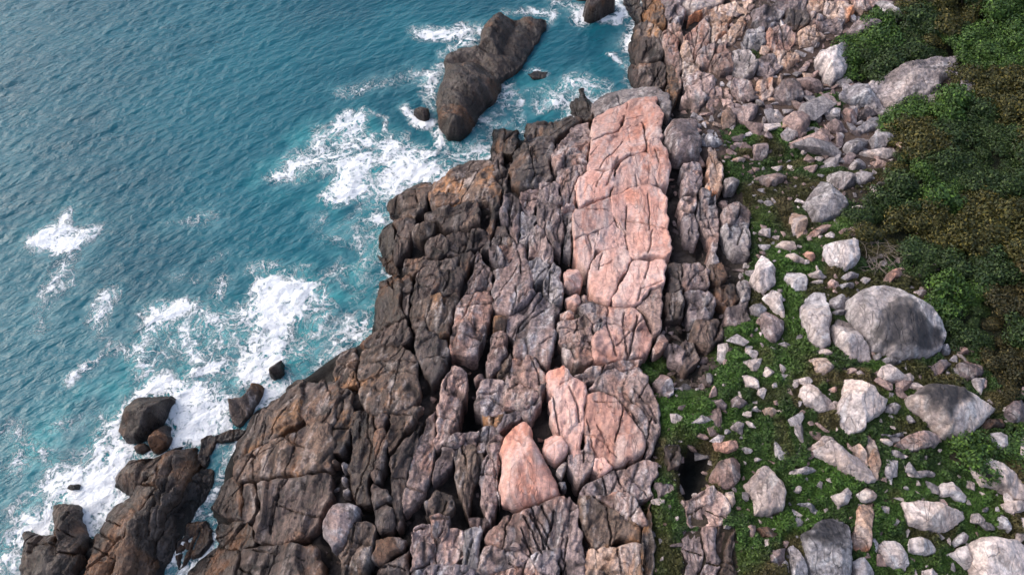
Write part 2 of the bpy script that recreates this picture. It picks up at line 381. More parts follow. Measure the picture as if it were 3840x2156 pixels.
def boulder_mesh(name, px, mat, T=None, z0=None, frac=0.25, rough=1.0, facets=5, flat=1.0, subs=None, patch=None):
    SEED[0] += 7; seed = SEED[0]; rng = random.Random(seed)
    base = hit(px) if z0 is None else at_z(px, z0)
    size = math.sqrt(abs(0.5 * np.sum(base[:, 0] * np.roll(base[:, 1], -1) - np.roll(base[:, 0], -1) * base[:, 1])))
    px = px.mean(0) + (px - px.mean(0)) * (1.07 if z0 is None else 1.0)
    T = T or 0.38 * size * flat + 0.22
    t = (px[:, 1].max() - px[:, 1]) / max(np.ptp(px[:, 1]), 1)
    if z0 is None:
        poly = np.concatenate([hit(px[i:i + 1], 0.62 * T * t[i]) for i in range(len(px))])
    else:
        poly = np.concatenate([at_z(px[i:i + 1], z0 + 0.5 * T * t[i]) for i in range(len(px))])
    c = poly.mean(0); zg = float(Hat(c[None])[0]) if z0 is None else z0
    pl = []
    for k in range(facets):
        a = rng.uniform(0, 2 * math.pi); pl.append((math.cos(a), math.sin(a), rng.uniform(0.35, 1.1), rng.uniform(-0.15, 0.35)))
    tx, ty = rng.uniform(-.2, .2), rng.uniform(-.2, .2)
    g = min(max(size / 30, 0.045), 0.09)
    ang = rng.uniform(0, 3)
    sp = [(at_z(q, z0 + 0.4 * h_), h_) for q, h_ in subs] if subs else None
    pw_ = None
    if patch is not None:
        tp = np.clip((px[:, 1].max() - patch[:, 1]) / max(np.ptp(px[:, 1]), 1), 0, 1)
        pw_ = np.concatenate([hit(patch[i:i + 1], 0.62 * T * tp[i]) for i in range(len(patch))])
    def zf(xy, d):
        R = max(d.max(), 1e-3); q = (xy - c) / max(size * 0.5, 1e-3)
        if sp:
            h = 0.25 * np.clip(d / .8, 0, 1) ** .5
            for w_, h_ in sp:
                dd = segdist(xy, w_) * np.where(inside(xy, w_), 1, -1); e = np.clip((dd + .5) / 2.6, 0, 1)
                h = np.maximum(h, h_ / T * (1 - (1 - e) ** 2.2) ** .7)
            h = np.minimum(h, np.clip(d / .9 + .12, 0, 1) ** .6)
        else:
            e = np.clip(d / (R * 0.62), 0, 1); h = (1 - (1 - e) ** 2.6) ** 0.6
            for nx, ny, sl, of in pl:
                h = np.minimum(h, np.maximum(1.0 - sl * (q[:, 0] * nx + q[:, 1] * ny - of), 0.0) * .75 + 0.25)
        z = zg + T * h * (1 + q[:, 0] * tx + q[:, 1] * ty)
        if z0 is None: z = z + 0.6 * (Hat(xy) - zg)
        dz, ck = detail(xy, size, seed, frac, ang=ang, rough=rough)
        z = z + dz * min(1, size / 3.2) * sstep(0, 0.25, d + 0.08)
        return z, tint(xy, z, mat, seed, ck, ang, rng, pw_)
    me = mesh_rock(name, poly, zf, g, 0.7, M[mat], rng, lean=0.02, amp=0.22)
    mark(poly); CENTRES.append((c[0], c[1], mat))
    return me
def boulder(name, mat, px, label, cat='boulder', group=None, **k):
    return tag(link(name, boulder_mesh(name, px, mat, **k)), label, cat, group)
# ------------------------------------------------------------------ bedrock joints traced as grooves (tile, width, depth, line)
for t, wd, dp, s in [
    ('H', .10, .9, '1510,940 1550,1010 1590,1100'), ('H', .10, .9, '1440,1000 1500,1070 1560,1170'), ('H', .11, .9, '1420,1020 1490,1120 1560,1260'), ('H', .10, .9, '1380,1040 1440,1150 1500,1290'), ('H', .09, .7, '1350,1120 1390,1200 1430,1290'),
    ('B', .10, .5, '2270,960 2285,1080 2300,1170'), ('B', .12, .5, '2080,1230 2040,1330 1990,1446'), ('E', .08, .35, '2310,60 2315,200 2310,330'), ('E', .08, .4, '2050,250 2130,340 2150,470'), ('E', .08, .35, '2340,330 2330,420 2300,510'),
    ('E', .08, .4, '1950,600 2010,580 2030,560'), ('E', .08, .4, '2230,870 2250,770 2400,720'), ('E', .1, .6, '2130,930 2120,1050 2150,1200 2160,1250'), ('E', .1, .6, '2000,1000 2030,1120 2060,1180 2080,1250'), ('E', .06, .3, '2160,1080 2270,1040'),
    ('H', .1, .5, '1720,60 1780,200 1800,300'), ('H', .07, .4, '1930,330 2000,450 2070,580'), ('H', .07, .4, '1860,300 1880,420 1940,570'), ('H', .1, .6, '2100,160 2200,280 2290,420'), ('H', .09, .6, '2130,80 2250,200 2350,350'), ('H', .09, .6, '2200,60 2300,160 2380,290'), ('H', .09, .6, '2050,100 2180,220 2260,330'),
    ('G', .07, .5, '1800,610 2000,540 2150,460 2330,330'), ('G', .07, .4, '1930,560 1930,740'), ('G', .06, .3, '2090,500 2010,680'), ('E', .08, .5, '1510,790 1440,920 1330,1020 1310,1110'), ('E', .07, .4, '950,790 1050,760 1110,760'), ('E', .07, .4, '920,930 1000,1040 1060,1090'),
    ('E', .07, .3, '1290,40 1280,180 1300,290'), ('B', .07, .4, '1660,1110 1720,1160 1790,1240'), ('B', .07, .4, '1720,1160 1830,1090'), ('H', .09, .5, '1900,880 2050,970 2230,1080'), ('H', .08, .4, '2140,700 2220,760 2310,860'), ('H', .07, .4, '1250,390 1350,380 1440,410'),
    ('B', .09, .4, '790,520 880,515 980,500 1090,510'), ('F', .1, .5, '130,150 260,140'), ('F', .1, .5, '130,220 270,210'), ('F', .1, .5, '140,270 265,280'), ('F', .08, .4, '200,350 265,360'), ('C', .09, .5, '10,300 60,380 90,450'), ('C', .08, .4, '190,130 215,250 200,330'), ('I', .06, .3, '650,610 640,740 620,860 630,960')]:
    GROOVES.append((hit(P(t, s)), wd, dp))

OUTCROPS = [
 ('rock_outcrop', 'dark wet rock ridge jutting into white surf in the lower left corner', 'wet', 0.25, [
  ('wet', 'G', '450,965 530,945 630,955 620,1050 650,1100 650,1200 600,1280 470,1280 455,1120', 1.0), ('wet', 'G', '200,1130 300,1150 340,1160 440,1130 470,1280 600,1280 560,1370 480,1500 190,1500 190,1300', .3),
  ('wet', 'G', '720,1170 820,1000 900,920 1000,870 1040,790 1200,800 1100,930 1000,1050 900,1250 830,1500 600,1500 650,1400 700,1300', .0), ('wet', 'G', '1050,780 1180,700 1260,560 1480,510 1510,640 1440,700 1380,820 1250,1000 1180,1250 1130,1500 830,1500 900,1250 1000,1050 1100,930 1200,800', .5),
  ('wet', 'G', '890,720 1000,600 1150,575 1370,490 1260,560 1180,690 1050,770 1000,850 930,790', .0), ('wet', 'G', '1510,660 1590,680 1600,740 1540,900 1470,960 1420,1080 1330,1260 1240,1400 1230,1500 1140,1500 1190,1250 1260,1000 1390,820 1450,700', .0)]),
 ('rock_outcrop', 'dark brown cracked ledge beside the narrow foaming channel', 'wet', 0.3, [
  ('wet', 'G', '1530,440 1590,410 1640,420 1600,520 1560,620 1510,590', .2), ('wet', 'G', '1640,410 1740,365 1800,360 1840,370 1740,440 1640,440', .2),
  ('brown', 'G', '1800,610 1940,500 2080,430 2240,400 2330,330 2490,330 2490,640 2280,700 1990,740 1820,770 1780,690', .5), ('brown', 'G', '1910,250 1990,190 2120,130 2240,0 2300,0 2310,230 2240,320 2090,420 1930,500 1800,600 1770,560 1800,440 1850,380', .3),
  ('darkg', 'G', '2260,0 2480,0 2574,0 2574,120 2540,320 2320,330 2270,240', .3), ('wet', 'G', '1690,780 1780,720 1830,790 1830,960 1830,1040 1660,990 1610,950', .2), ('brown', 'G', '1850,790 1920,790 1930,950 1880,1030 1840,1040 1835,900', .2),
  ('darkg', 'G', '1960,780 2260,720 2480,690 2490,880 2440,920 2390,1080 2260,1180 1940,1190 1930,1090 2000,960', .3), ('wet', 'G', '1660,1080 1900,1090 1920,1220 1820,1260 1690,1230 1650,1180', .1), ('wet', 'G', '1540,1330 1640,1250 1800,1270 1760,1500 1400,1500', .1),
  ('darkg', 'G', '1830,1250 1990,1230 2200,1210 2380,1230 2400,1500 1770,1500', .1), ('wet', 'G', '1430,1070 1560,1060 1600,1200 1520,1300 1430,1330 1360,1400 1340,1260', .0),
  ('wet', 'H', '90,250 200,240 240,260 245,640 230,900 120,900 80,780 90,500', .2), ('darkg', 'H', '250,260 360,250 350,480 340,600 300,720 260,740 250,500', .3), ('brown', 'H', '0,60 80,80 90,250 60,440 0,520 -80,500 -80,100', .3),
  ('brown', 'H', '380,250 600,200 520,330 440,440 370,520 360,400', .4), ('darkg', 'H', '370,620 470,470 590,360 580,480 520,640 490,800 470,1000 430,1080 400,940 390,800', .3), ('brown', 'H', '100,1080 190,1070 250,1100 230,1220 190,1390 100,1500 0,1500 0,1300 60,1230', .5),
  ('darkg', 'H', '250,780 340,820 380,900 330,900 260,950 240,880', .1), ('darkg', 'H', '300,1400 420,1330 500,1280 520,1500 280,1500', .0)]),
 ('rock_outcrop', 'knobbly dark headland of rounded blocks above the turquoise foam', 'darkg', 0.3, [
  ('brown', 'E', '350,80 400,50 560,-46 640,-81 700,-36 660,20 640,90 620,140 560,210 450,210 380,200', .4), ('brown', 'E', '700,-36 850,-136 960,-206 1080,-216 1150,-100 1200,-20 1140,60 1050,70 870,100 740,120 680,80 660,20', .5),
  ('darkg', 'E', '680,80 740,30 850,30 880,80 760,125 700,115', .7), ('darkg', 'E', '640,170 700,150 900,110 1010,80 1040,160 980,230 880,300 780,290 740,230 650,220', .3), ('darkg', 'E', '400,240 480,220 560,240 555,300 520,400 480,480 420,560 400,520 410,400', .7),
  ('brown', 'E', '560,290 620,260 700,270 680,340 600,390 550,370', .6), ('wet', 'E', '290,350 400,240 405,400 390,500 430,580 440,620 400,630 310,540', .2), ('darkg', 'E', '640,440 680,370 750,350 800,390 800,460 740,520 660,510', .7), ('brown', 'E', '880,250 1020,200 1030,260 960,300 890,290', .6),
  ('darkg', 'E', '800,340 900,310 1090,330 1080,400 1000,440 900,470 810,480', .3), ('darkg', 'E', '500,520 640,500 740,530 890,490 890,600 760,590 620,580 550,640 480,600', .2), ('darkg', 'E', '570,650 640,590 740,610 750,690 700,780 600,830 550,870 530,820 560,720', .7), ('darkg', 'E', '760,610 900,590 910,680 880,780 770,790 700,780 750,700', .4),
  ('wet', 'E', '290,700 420,640 470,700 460,800 490,950 290,1050 255,1000 260,860', .4), ('darkg', 'E', '250,1070 480,960 510,1150 340,1180 150,1170', .4), ('brown', 'E', '150,1250 250,1150 450,1150 520,1220 570,1350 590,1500 520,1640 250,1690 150,1570 130,1400', .8),
  ('brown', 'E', '0,1230 110,1190 130,1290 130,1446 0,1500 -40,1446', .3), ('darkg', 'E', '460,680 510,650 530,700 510,800 500,930 480,900 470,780', .2), ('brown', 'E', '540,880 640,830 700,790 880,780 880,850 830,960 810,1080 740,1110 660,1040 640,980 560,1020 530,960', .5),
  ('darkg', 'E', '540,1020 640,990 660,1070 740,1120 790,1130 790,1260 740,1400 680,1446 600,1300 560,1180', .3), ('darkg', 'E', '900,490 970,470 1000,500 950,600 930,640 905,600', .4), ('darkg', 'E', '1120,90 1170,60 1190,140 1150,260 1120,420 1050,450 1000,480 1080,400 1095,320', .2),
  ('wet', 'B', '1150,1000 1220,990 1335,1010 1330,1100 1290,1170 1220,1180 1140,1120', .4), ('darkg', 'B', '1140,1180 1220,1190 1250,1300 1240,1440 1150,1380 1110,1270', .3), ('darkg', 'B', '1300,1170 1400,1080 1500,1060 1580,1060 1600,1150 1560,1250 1590,1330 1480,1400 1360,1420 1290,1380 1280,1250', .4),
  ('wet', 'B', '1400,960 1560,945 1700,900 1800,890 1750,960 1640,1020 1590,1060 1400,1060', .2), ('wet', 'B', '1790,690 1830,680 1850,760 1890,790 1890,900 1820,900 1730,810 1740,770 1800,760', .2)]),
 ('rock_outcrop', 'grey brown jointed bedrock ridges between the dark headland and pink slab', 'purp', 0.2, [
  ('purp', 'E', '1230,40 1280,25 1330,70 1350,130 1340,250 1330,380 1290,330 1210,220 1200,150', .6), ('darkg', 'E', '1180,280 1230,270 1290,370 1290,400 1190,400 1150,430 1140,380', .0), ('purp', 'E', '1120,450 1150,425 1230,500 1250,560 1180,570 1140,510', .5), ('pinkg', 'E', '1200,420 1300,400 1310,470 1260,530 1220,490', .3),
  ('pinkg', 'E', '960,680 1010,540 1040,480 1080,560 1130,620 1130,740 1000,760 930,790', .4), ('pinkg', 'E', '930,800 1110,760 1110,990 1060,1100 1020,1220 960,1240 830,1220 830,1110 860,960 890,850', .6), ('purp', 'E', '1150,600 1250,570 1300,470 1330,400 1400,330 1390,520 1450,640 1460,780 1400,850 1300,920 1240,920 1150,870 1140,760', .4),
  ('grey', 'E', '1360,170 1400,200 1480,200 1440,270 1400,380 1350,370 1360,260', .2), ('purp', 'E', '1410,370 1470,280 1530,320 1590,440 1590,530 1540,540 1500,490 1420,500', .4), ('grey', 'E', '1420,540 1490,500 1560,560 1530,660 1460,690 1430,620', .4), ('purp', 'E', '1480,90 1560,110 1640,110 1660,200 1670,330 1650,430 1590,420 1540,320 1480,220', .5),
  ('grey', 'E', '1680,170 1750,150 1740,250 1730,460 1680,420 1675,300', .0), ('grey', 'E', '1560,620 1600,560 1650,600 1670,760 1660,820 1600,830 1530,740', .3), ('purp', 'E', '1260,960 1420,860 1330,1020 1310,1110 1255,1050', .3), ('purp', 'E', '1430,860 1490,780 1540,830 1640,900 1620,1080 1600,1160 1555,1310 1460,1250 1310,1240 1320,1110', .6),
  ('purp', 'E', '1140,1090 1220,1060 1250,1110 1250,1230 1200,1330 1120,1380 1110,1240', .2), ('brown', 'E', '1200,1330 1270,1240 1280,1300 1270,1400 1190,1410', .2), ('pinkg', 'E', '1250,1400 1290,1270 1460,1265 1530,1380 1540,1450 1480,1560 1400,1650 1220,1650 1240,1500', .4),
  ('purp', 'H', '1030,80 1060,0 1220,0 1220,130 1220,230 1080,240 1010,170', .4), ('brown', 'H', '1080,250 1215,245 1200,330 1130,310 1090,270', .1), ('purp', 'H', '1360,230 1470,60 1540,20 1500,160 1430,270 1390,260', .2), ('purp', 'H', '1220,240 1330,215 1350,260 1270,310 1200,380 1180,340', .1),
  ('pinkg', 'H', '760,20 840,-90 940,-50 940,40 930,100 890,230 860,330 780,440 720,480 700,420 730,260 750,120', .4), ('pinkg', 'B', '1600,1160 1700,1040 1750,960 1860,930 1880,1000 1860,1100 1850,1300 1800,1340 1720,1270 1620,1290 1590,1230', .4), ('pinkg', 'E', '1630,-150 1760,-170 1790,-100 1770,0 1760,140 1660,160 1660,0', .3),
  ('purp', 'E', '1500,-50 1640,-60 1660,100 1560,100 1490,80 1500,0', .2), ('purp', 'E', '1360,20 1420,0 1500,-10 1480,80 1440,180 1400,160 1350,60', .2)]),
 ('rock_outcrop', 'long salmon pink granite slab with a straight right edge, tallest in the picture', 'pink', 0.7, [
  ('grey', 'B', '1900,800 2000,730 2180,700 2250,690 2390,690 2470,740 2480,820 2470,900 2420,880 2380,780 2180,790 2000,870 1920,900', -.3), ('pink', 'B', '1880,1000 1920,920 2000,870 2150,810 2130,930 2080,1030 1980,1060 1880,1100', .0),
  ('pink', 'B', '2150,810 2200,790 2370,775 2395,860 2410,960 2420,1080 2320,1110 2280,1080 2270,960 2100,1050 2090,1030 2135,930', .05), ('pink', 'B', '1880,1110 2090,1040 2270,965 2290,1180 2080,1250 2040,1330 1870,1330 1850,1290 1870,1180', .0), ('pink', 'B', '2290,1115 2400,1085 2450,1180 2460,1430 2380,1430 2300,1180', .0),
  ('pink', 'E', '1780,-60 1850,-110 2050,-130 2060,-20 2010,70 1790,150 1770,60', .0), ('pink', 'E', '2070,-130 2290,-260 2370,-10 2300,0 2160,10 2030,80', .0), ('pink', 'E', '1760,170 1880,140 2020,80 2060,250 1960,320 1850,360 1750,400 1740,280', .0),
  ('pink', 'E', '2020,80 2180,10 2380,10 2450,90 2460,250 2450,530 2320,515 2190,540 2160,470 2130,360 2060,250', .05), ('pink', 'E', '1750,410 1850,365 1930,340 1905,480 1880,560 1850,620 1800,560 1750,480', -.1), ('pink', 'E', '1940,330 2050,260 2130,360 2150,465 2000,475 1910,465', -.05),
  ('pink', 'E', '1880,580 1980,480 2160,480 2180,550 2150,620 2080,720 2020,870 1900,830 1870,750 1860,660', .0), ('pink', 'E', '2190,560 2430,550 2430,700 2410,740 2320,760 2250,870 2050,880 2030,840 2090,740 2160,630', .0), ('pinkg', 'E', '2330,770 2420,740 2410,930 2380,1090 2340,1100 2310,960 2220,900 2260,860', -.3)]),
 ('rock_outcrop', 'pink domed outcrop split by vertical cracks below the long slab', 'pink', 0.4, [
  ('pink', 'E', '2010,890 2180,880 2260,960 2330,1090 2320,1180 2260,1250 2150,1260 1920,1280 1900,1170 1920,1080 2000,1000', .3), ('pinkg', 'E', '1780,880 1890,850 2000,900 1990,990 1920,1060 1890,1000 1840,930', .1), ('pinkg', 'E', '1640,1000 1760,980 1830,940 1880,1010 1890,1120 1800,1150 1650,1140', .2),
  ('pinkg', 'E', '1660,1160 1830,1150 1890,1190 1890,1270 1830,1310 1760,1300 1680,1210', .1)]),
 ('rock_outcrop', 'pink and grey outcrop with slanting fractures beside the round pink boulder', 'pink', 0.4, [
  ('pink', 'H', '1560,-60 1680,-100 1740,-20 1830,20 1850,110 1820,200 1830,290 1800,430 1810,520 1740,560 1700,450 1620,360 1580,260 1570,150 1600,110 1550,50', .3), ('pink', 'H', '1850,120 1950,90 2100,160 2180,260 2250,370 2280,440 2260,530 2060,620 1900,560 1850,430 1840,280', .4),
  ('pinkg', 'H', '1960,-40 2060,-100 2240,-110 2330,60 2390,200 2380,400 2330,520 2290,540 2290,400 2220,280 2120,170 2040,100 1880,60', .3), ('pinkg', 'E', '1780,1390 1900,1330 2080,1290 2240,1280 2200,1340 1990,1350 1940,1420 1830,1446', .0), ('pinkg', 'H', '1720,560 1810,530 1850,450 1900,570 1880,650 1800,740 1770,700', .1), ('pink', 'H', '1920,590 1970,580 2025,640 1950,680 1910,650', .3)]),
 ('rock_outcrop', 'grey pink fan ridged bedrock at the bottom edge below the wedge boulder', 'pinkg', 0.3, [
  ('pinkg', 'H', '1130,1120 1250,1010 1400,960 1560,900 1660,870 1690,900 1660,1100 1640,1250 1560,1290 1430,1290 1330,1260 1130,1230 1100,1180', .4), ('pinkg', 'H', '1100,1240 1330,1265 1390,1330 1290,1390 1150,1430 1040,1420 1060,1350', .2), ('pinkg', 'H', '1300,1400 1400,1320 1500,1446 1520,1560 1150,1560 1180,1430', .2), ('purp', 'H', '1440,1310 1640,1260 1630,1446 1530,1560 1480,1400', .3),
  ('purp', 'H', '1680,930 1720,880 1790,950 1780,1080 1820,1250 1840,1560 1640,1560 1650,1250 1670,1090', .1), ('purp', 'H', '1820,830 1850,780 2000,700 2280,590 2370,620 2370,700 2310,780 2330,840 2220,870 2080,830 1960,860 1850,850', .3), ('brown', 'H', '1800,900 1900,870 2050,970 2230,1080 2230,1200 2080,1160 2020,1230 1900,1240 1850,1120 1810,1020', .2),
  ('pinkg', 'H', '1920,870 2080,840 2200,870 2240,950 2290,1060 2180,1040 2060,960', .4), ('orange', 'H', '1870,1260 1990,1230 2080,1240 2190,1210 2250,1230 2200,1560 1880,1560', .2), ('brown', 'H', '2340,860 2340,1100 2300,1560 2220,1560 2260,1200 2310,1000', -.2)]),
 ('rock_outcrop', 'narrow upright rock ribs and pillars around dark gullies, bottom centre', 'purp', 0.2, [
  ('pinkg', 'H', '680,1020 740,1000 810,1020 810,1120 760,1180 690,1150', .5), ('pinkg', 'H', '560,1100 670,1080 690,1160 700,1230 650,1350 530,1400 530,1250', .4), ('pinkg', 'H', '720,1190 820,1110 910,1130 930,1290 830,1370 700,1380 680,1300', .3), ('brown', 'H', '640,900 720,820 830,860 830,950 760,1000 650,1000', .1),
  ('pinkg', 'H', '550,540 590,430 640,300 720,230 700,400 690,560 680,650 640,760 560,900 480,950 500,750', .5), ('purp', 'H', '710,640 760,500 830,500 830,620 770,680 700,740', .2), ('brown', 'H', '850,490 990,480 1060,520 1070,600 1030,720 970,900 960,980 920,900 880,800 870,640', .3), ('pinkg', 'H', '1060,640 1110,560 1165,640 1170,800 1160,950 1120,1030 1090,980 1060,800', .2),
  ('purp', 'H', '930,380 1120,330 1190,340 1180,400 1110,480 1060,520 940,470', .1), ('purp', 'H', '790,460 860,390 920,400 900,460 820,480', .1), ('purp', 'H', '980,1030 1090,1020 1100,1060 1060,1110 990,1060', .2), ('mott', 'H', '930,1130 1040,1090 1060,1130 1030,1250 1030,1420 900,1430 930,1300', .2), ('purp', 'H', '560,1410 700,1370 1000,1400 1010,1560 540,1560', .1), ('pinkg', 'H', '1110,480 1190,420 1220,440 1190,560 1190,880 1170,800 1150,600', .1)]),
 ('rock_outcrop', 'dark coastal cliff blocks and pale orange rock above the inlet', 'purp', 0.3, [
  ('darkg', 'B', '2170,350 2210,310 2300,300 2400,330 2420,400 2400,460 2250,480 2190,430', .5), ('darkg', 'B', '2190,500 2400,480 2440,520 2430,640 2380,670 2210,680 2180,600', .4), ('brown', 'B', '2210,220 2270,180 2360,200 2420,260 2410,310 2310,290 2210,300', .4), ('wet', 'B', '2140,0 2250,0 2270,100 2260,170 2200,150 2150,80', .3),
  ('brown', 'B', '2270,-60 2400,-60 2440,120 2440,200 2360,190 2290,150', .4), ('purp', 'B', '2430,-60 2560,-60 2574,150 2500,200 2440,150', .4), ('pinkg', 'B', '2420,280 2470,260 2540,330 2574,500 2550,650 2500,500 2440,420', .3), ('brown', 'B', '2450,520 2500,520 2560,660 2520,740 2480,800 2450,680', .1),
  ('pinkg', 'C', '0,300 60,250 200,130 210,260 190,330 120,400 90,450 60,380', .4), ('orange', 'C', '200,130 230,110 360,160 330,260 230,330 215,250', .5), ('pale', 'C', '0,10 100,-40 320,-40 250,50 100,90 20,70', .4), ('orange', 'C', '60,130 180,80 400,30 560,-10 480,70 360,140 230,105', .2), ('orange', 'C', '250,300 330,260 420,150 500,110 460,220 380,330 280,330', .1), ('orange', 'C', '0,350 40,330 90,450 70,470 0,470', .3),
  ('pinkg', 'C', '110,420 200,350 330,340 340,420 250,480 140,500', .2), ('pinkg', 'C', '0,600 120,560 200,590 240,640 200,720 120,830 70,760 0,740', .3), ('pinkg', 'C', '230,680 290,670 370,750 380,830 280,830 190,820', .2), ('pinkg', 'B', '2480,170 2560,210 2590,330 2550,310 2490,250', .3), ('orange', 'C', '0,490 110,490 120,550 0,590', .1)]),
 ('rock_outcrop', 'narrow banded grey pink rock beds standing upright right of the long slab', 'pinkg', 0.3, [
  ('pinkg', 'C', '0,1260 90,1240 130,1270 120,1440 0,1446', .2), ('pinkg', 'F', '0,0 110,0 100,110 0,190', .2), ('pinkg', 'F', '130,10 260,10 270,260 260,400 270,520 220,530 200,350 130,260 120,120', .3), ('orange', 'C', '190,1130 240,1130 300,1280 270,1446 180,1446', .0), ('pinkg', 'F', '310,150 370,115 460,130 500,180 490,240 320,270 300,210', .3),
  ('grey', 'F', '290,300 340,275 490,255 500,400 490,490 400,470 350,420', .3), ('purp', 'F', '0,200 80,180 110,260 100,380 20,360', .1), ('grey', 'C', '150,1030 240,1010 290,1090 200,1110 140,1080', .1)]),
 ('rock_outcrop', 'fractured grey and rusty ledges stepping down the upper slope', 'purp', 0.55, [
  ('purp', 'C', '520,110 640,60 760,90 740,200 620,240 520,200', .3), ('purp', 'C', '640,20 800,-20 930,20 900,110 770,90', .3), ('darkg', 'C', '780,110 920,100 950,190 860,250 760,210', .2), ('grey', 'C', '480,260 600,240 640,330 560,400 450,380', .3), ('pinkg', 'C', '640,250 780,230 840,330 760,420 650,380', .3), ('orange', 'C', '1060,60 1200,40 1280,110 1230,170 1100,150', .2), ('orange', 'C', '870,260 1000,230 1060,300 960,360 870,330', .1), ('grey', 'C', '380,410 500,420 560,520 480,600 380,560', .3),
  ('pinkg', 'C', '240,450 360,430 370,540 280,580 210,530', .3), ('purp', 'C', '570,470 680,440 740,530 660,590 570,560', .2), ('orange', 'C', '700,420 800,400 870,470 790,530 720,510', .1), ('purp', 'C', '380,620 500,640 530,740 430,760 370,700', .2), ('orange', 'C', '940,20 1050,-10 1080,60 1000,110 930,80', .2), ('pinkg', 'C', '1300,-20 1430,-20 1460,40 1380,90 1290,60', .2), ('orange', 'C', '560,640 660,620 680,720 600,760 550,720', .0), ('purp', 'C', '960,130 1080,170 1200,190 1180,270 1050,250 960,210', .2)]),
 ('rock_outcrop', 'dark fractured ledge strip between the long pink slab and the green slope', 'purp', 0.1, [
  ('purp', 'F', '0,560 120,545 200,600 180,720 40,740 0,700', .2), ('darkg', 'F', '210,560 290,545 330,640 280,700 220,660', .1), ('purp', 'F', '20,770 160,760 240,830 200,960 60,960', .2), ('darkg', 'F', '260,720 380,700 420,800 360,880 260,830', .1), ('grey', 'F', '420,700 490,690 500,800 440,830', .2), ('purp', 'F', '340,880 480,850 500,980 420,1010 330,980', .2),
  ('darkg', 'F', '100,980 260,970 300,1100 200,1180 80,1120', .1), ('darkg', 'H', '2440,480 2540,470 2550,600 2470,640', .1), ('purp', 'E', '2450,1160 2560,1180 2570,1300 2480,1260', .1), ('darkg', 'F', '0,1150 80,1150 120,1260 40,1330 0,1300', .1), ('darkg', 'E', '2460,560 2560,560 2570,740 2480,760', .0), ('darkg', 'E', '2450,780 2560,770 2570,940 2450,960', .0), ('purp', 'H', '2380,760 2480,770 2500,810 2400,860', .1)]),
 ('rock_outcrop', 'cracked brownish pink rock mass at the bottom beside the dark pit', 'pinkg', 0.3, [
  ('pinkg', 'I', '0,900 100,860 220,790 290,860 340,970 280,1060 190,1080 60,1080 40,1000', .4), ('purp', 'I', '0,1140 130,1125 150,1300 100,1560 0,1560', .2), ('purp', 'I', '140,1120 250,1120 260,1560 120,1560', .2), ('brown', 'I', '260,1115 390,1110 400,1560 270,1560', .1)]),
]
BEDROCK_OBJS = []
for name, label, basemat, up, blocks in OUTCROPS:
    cs = [hit(P(b[1], b[2])) for b in blocks]
    c = np.concatenate(cs).mean(0)
    root = bpy.data.objects.new(name, None); COL.objects.link(root); tag(root, label, 'rock outcrop')
    root.empty_display_size = 0.5
    for (mat, tile, pts, u), poly in zip(blocks, cs):
        slab = 'long salmon' in label
        fr = {'pink': 0.55, 'wet': 0.8, 'orange': 1.0}.get(mat, 1.0)
        if slab: block(root, mat, poly, up=0.55 + u * 0.6, frac=.28, dome=0, tilt=.5, r=.05, grow=.02, seed=500, rough=.45, cracks=.45)
        else: block(root, mat, poly, up=up * 0.6 + u * (.45 if basemat == 'wet' else .22), frac=fr, dome=.05 if 'knobbly' in label else .02, tilt=2)

# ------------------------------------------------------------------ rocks in the sea
island = boulder_mesh('sea_rock', P('B', '1180,105 1290,125 1400,105 1545,105 1550,150 1500,240 1440,330 1380,440 1330,510 1240,560 1190,610 1210,660 1170,740 1080,820 1020,920 960,1020 890,1080 800,1070 750,1000 730,900 715,800 730,700 780,570 790,510 770,480 790,430 880,385 1030,365 1050,280 1080,200 1130,140'), 'wet', T=2.0, z0=0.0, frac=.5, rough=.9, subs=[
  (P('B', '790,520 900,510 1040,500 1100,560 1190,610 1210,660 1170,740 1080,820 1020,920 960,1020 890,1080 800,1070 750,1000 730,900 715,800 730,700 780,570'), 2.0), (P('B', '880,385 1030,365 1180,440 1300,430 1360,470 1330,510 1240,560 1190,610 1100,575 1040,510 900,520 790,520 770,480 790,430'), 1.2),
  (P('B', '1180,105 1290,125 1280,220 1220,330 1180,420 1030,370 1050,280 1080,200 1130,140'), 1.6), (P('B', '1290,125 1400,105 1545,105 1550,150 1500,240 1440,330 1380,440 1300,440 1180,430 1220,330 1280,220'), .8)])
tag(link('sea_rock', island), 'big elongated dark rock island with a domed near end, offshore', 'sea rock')
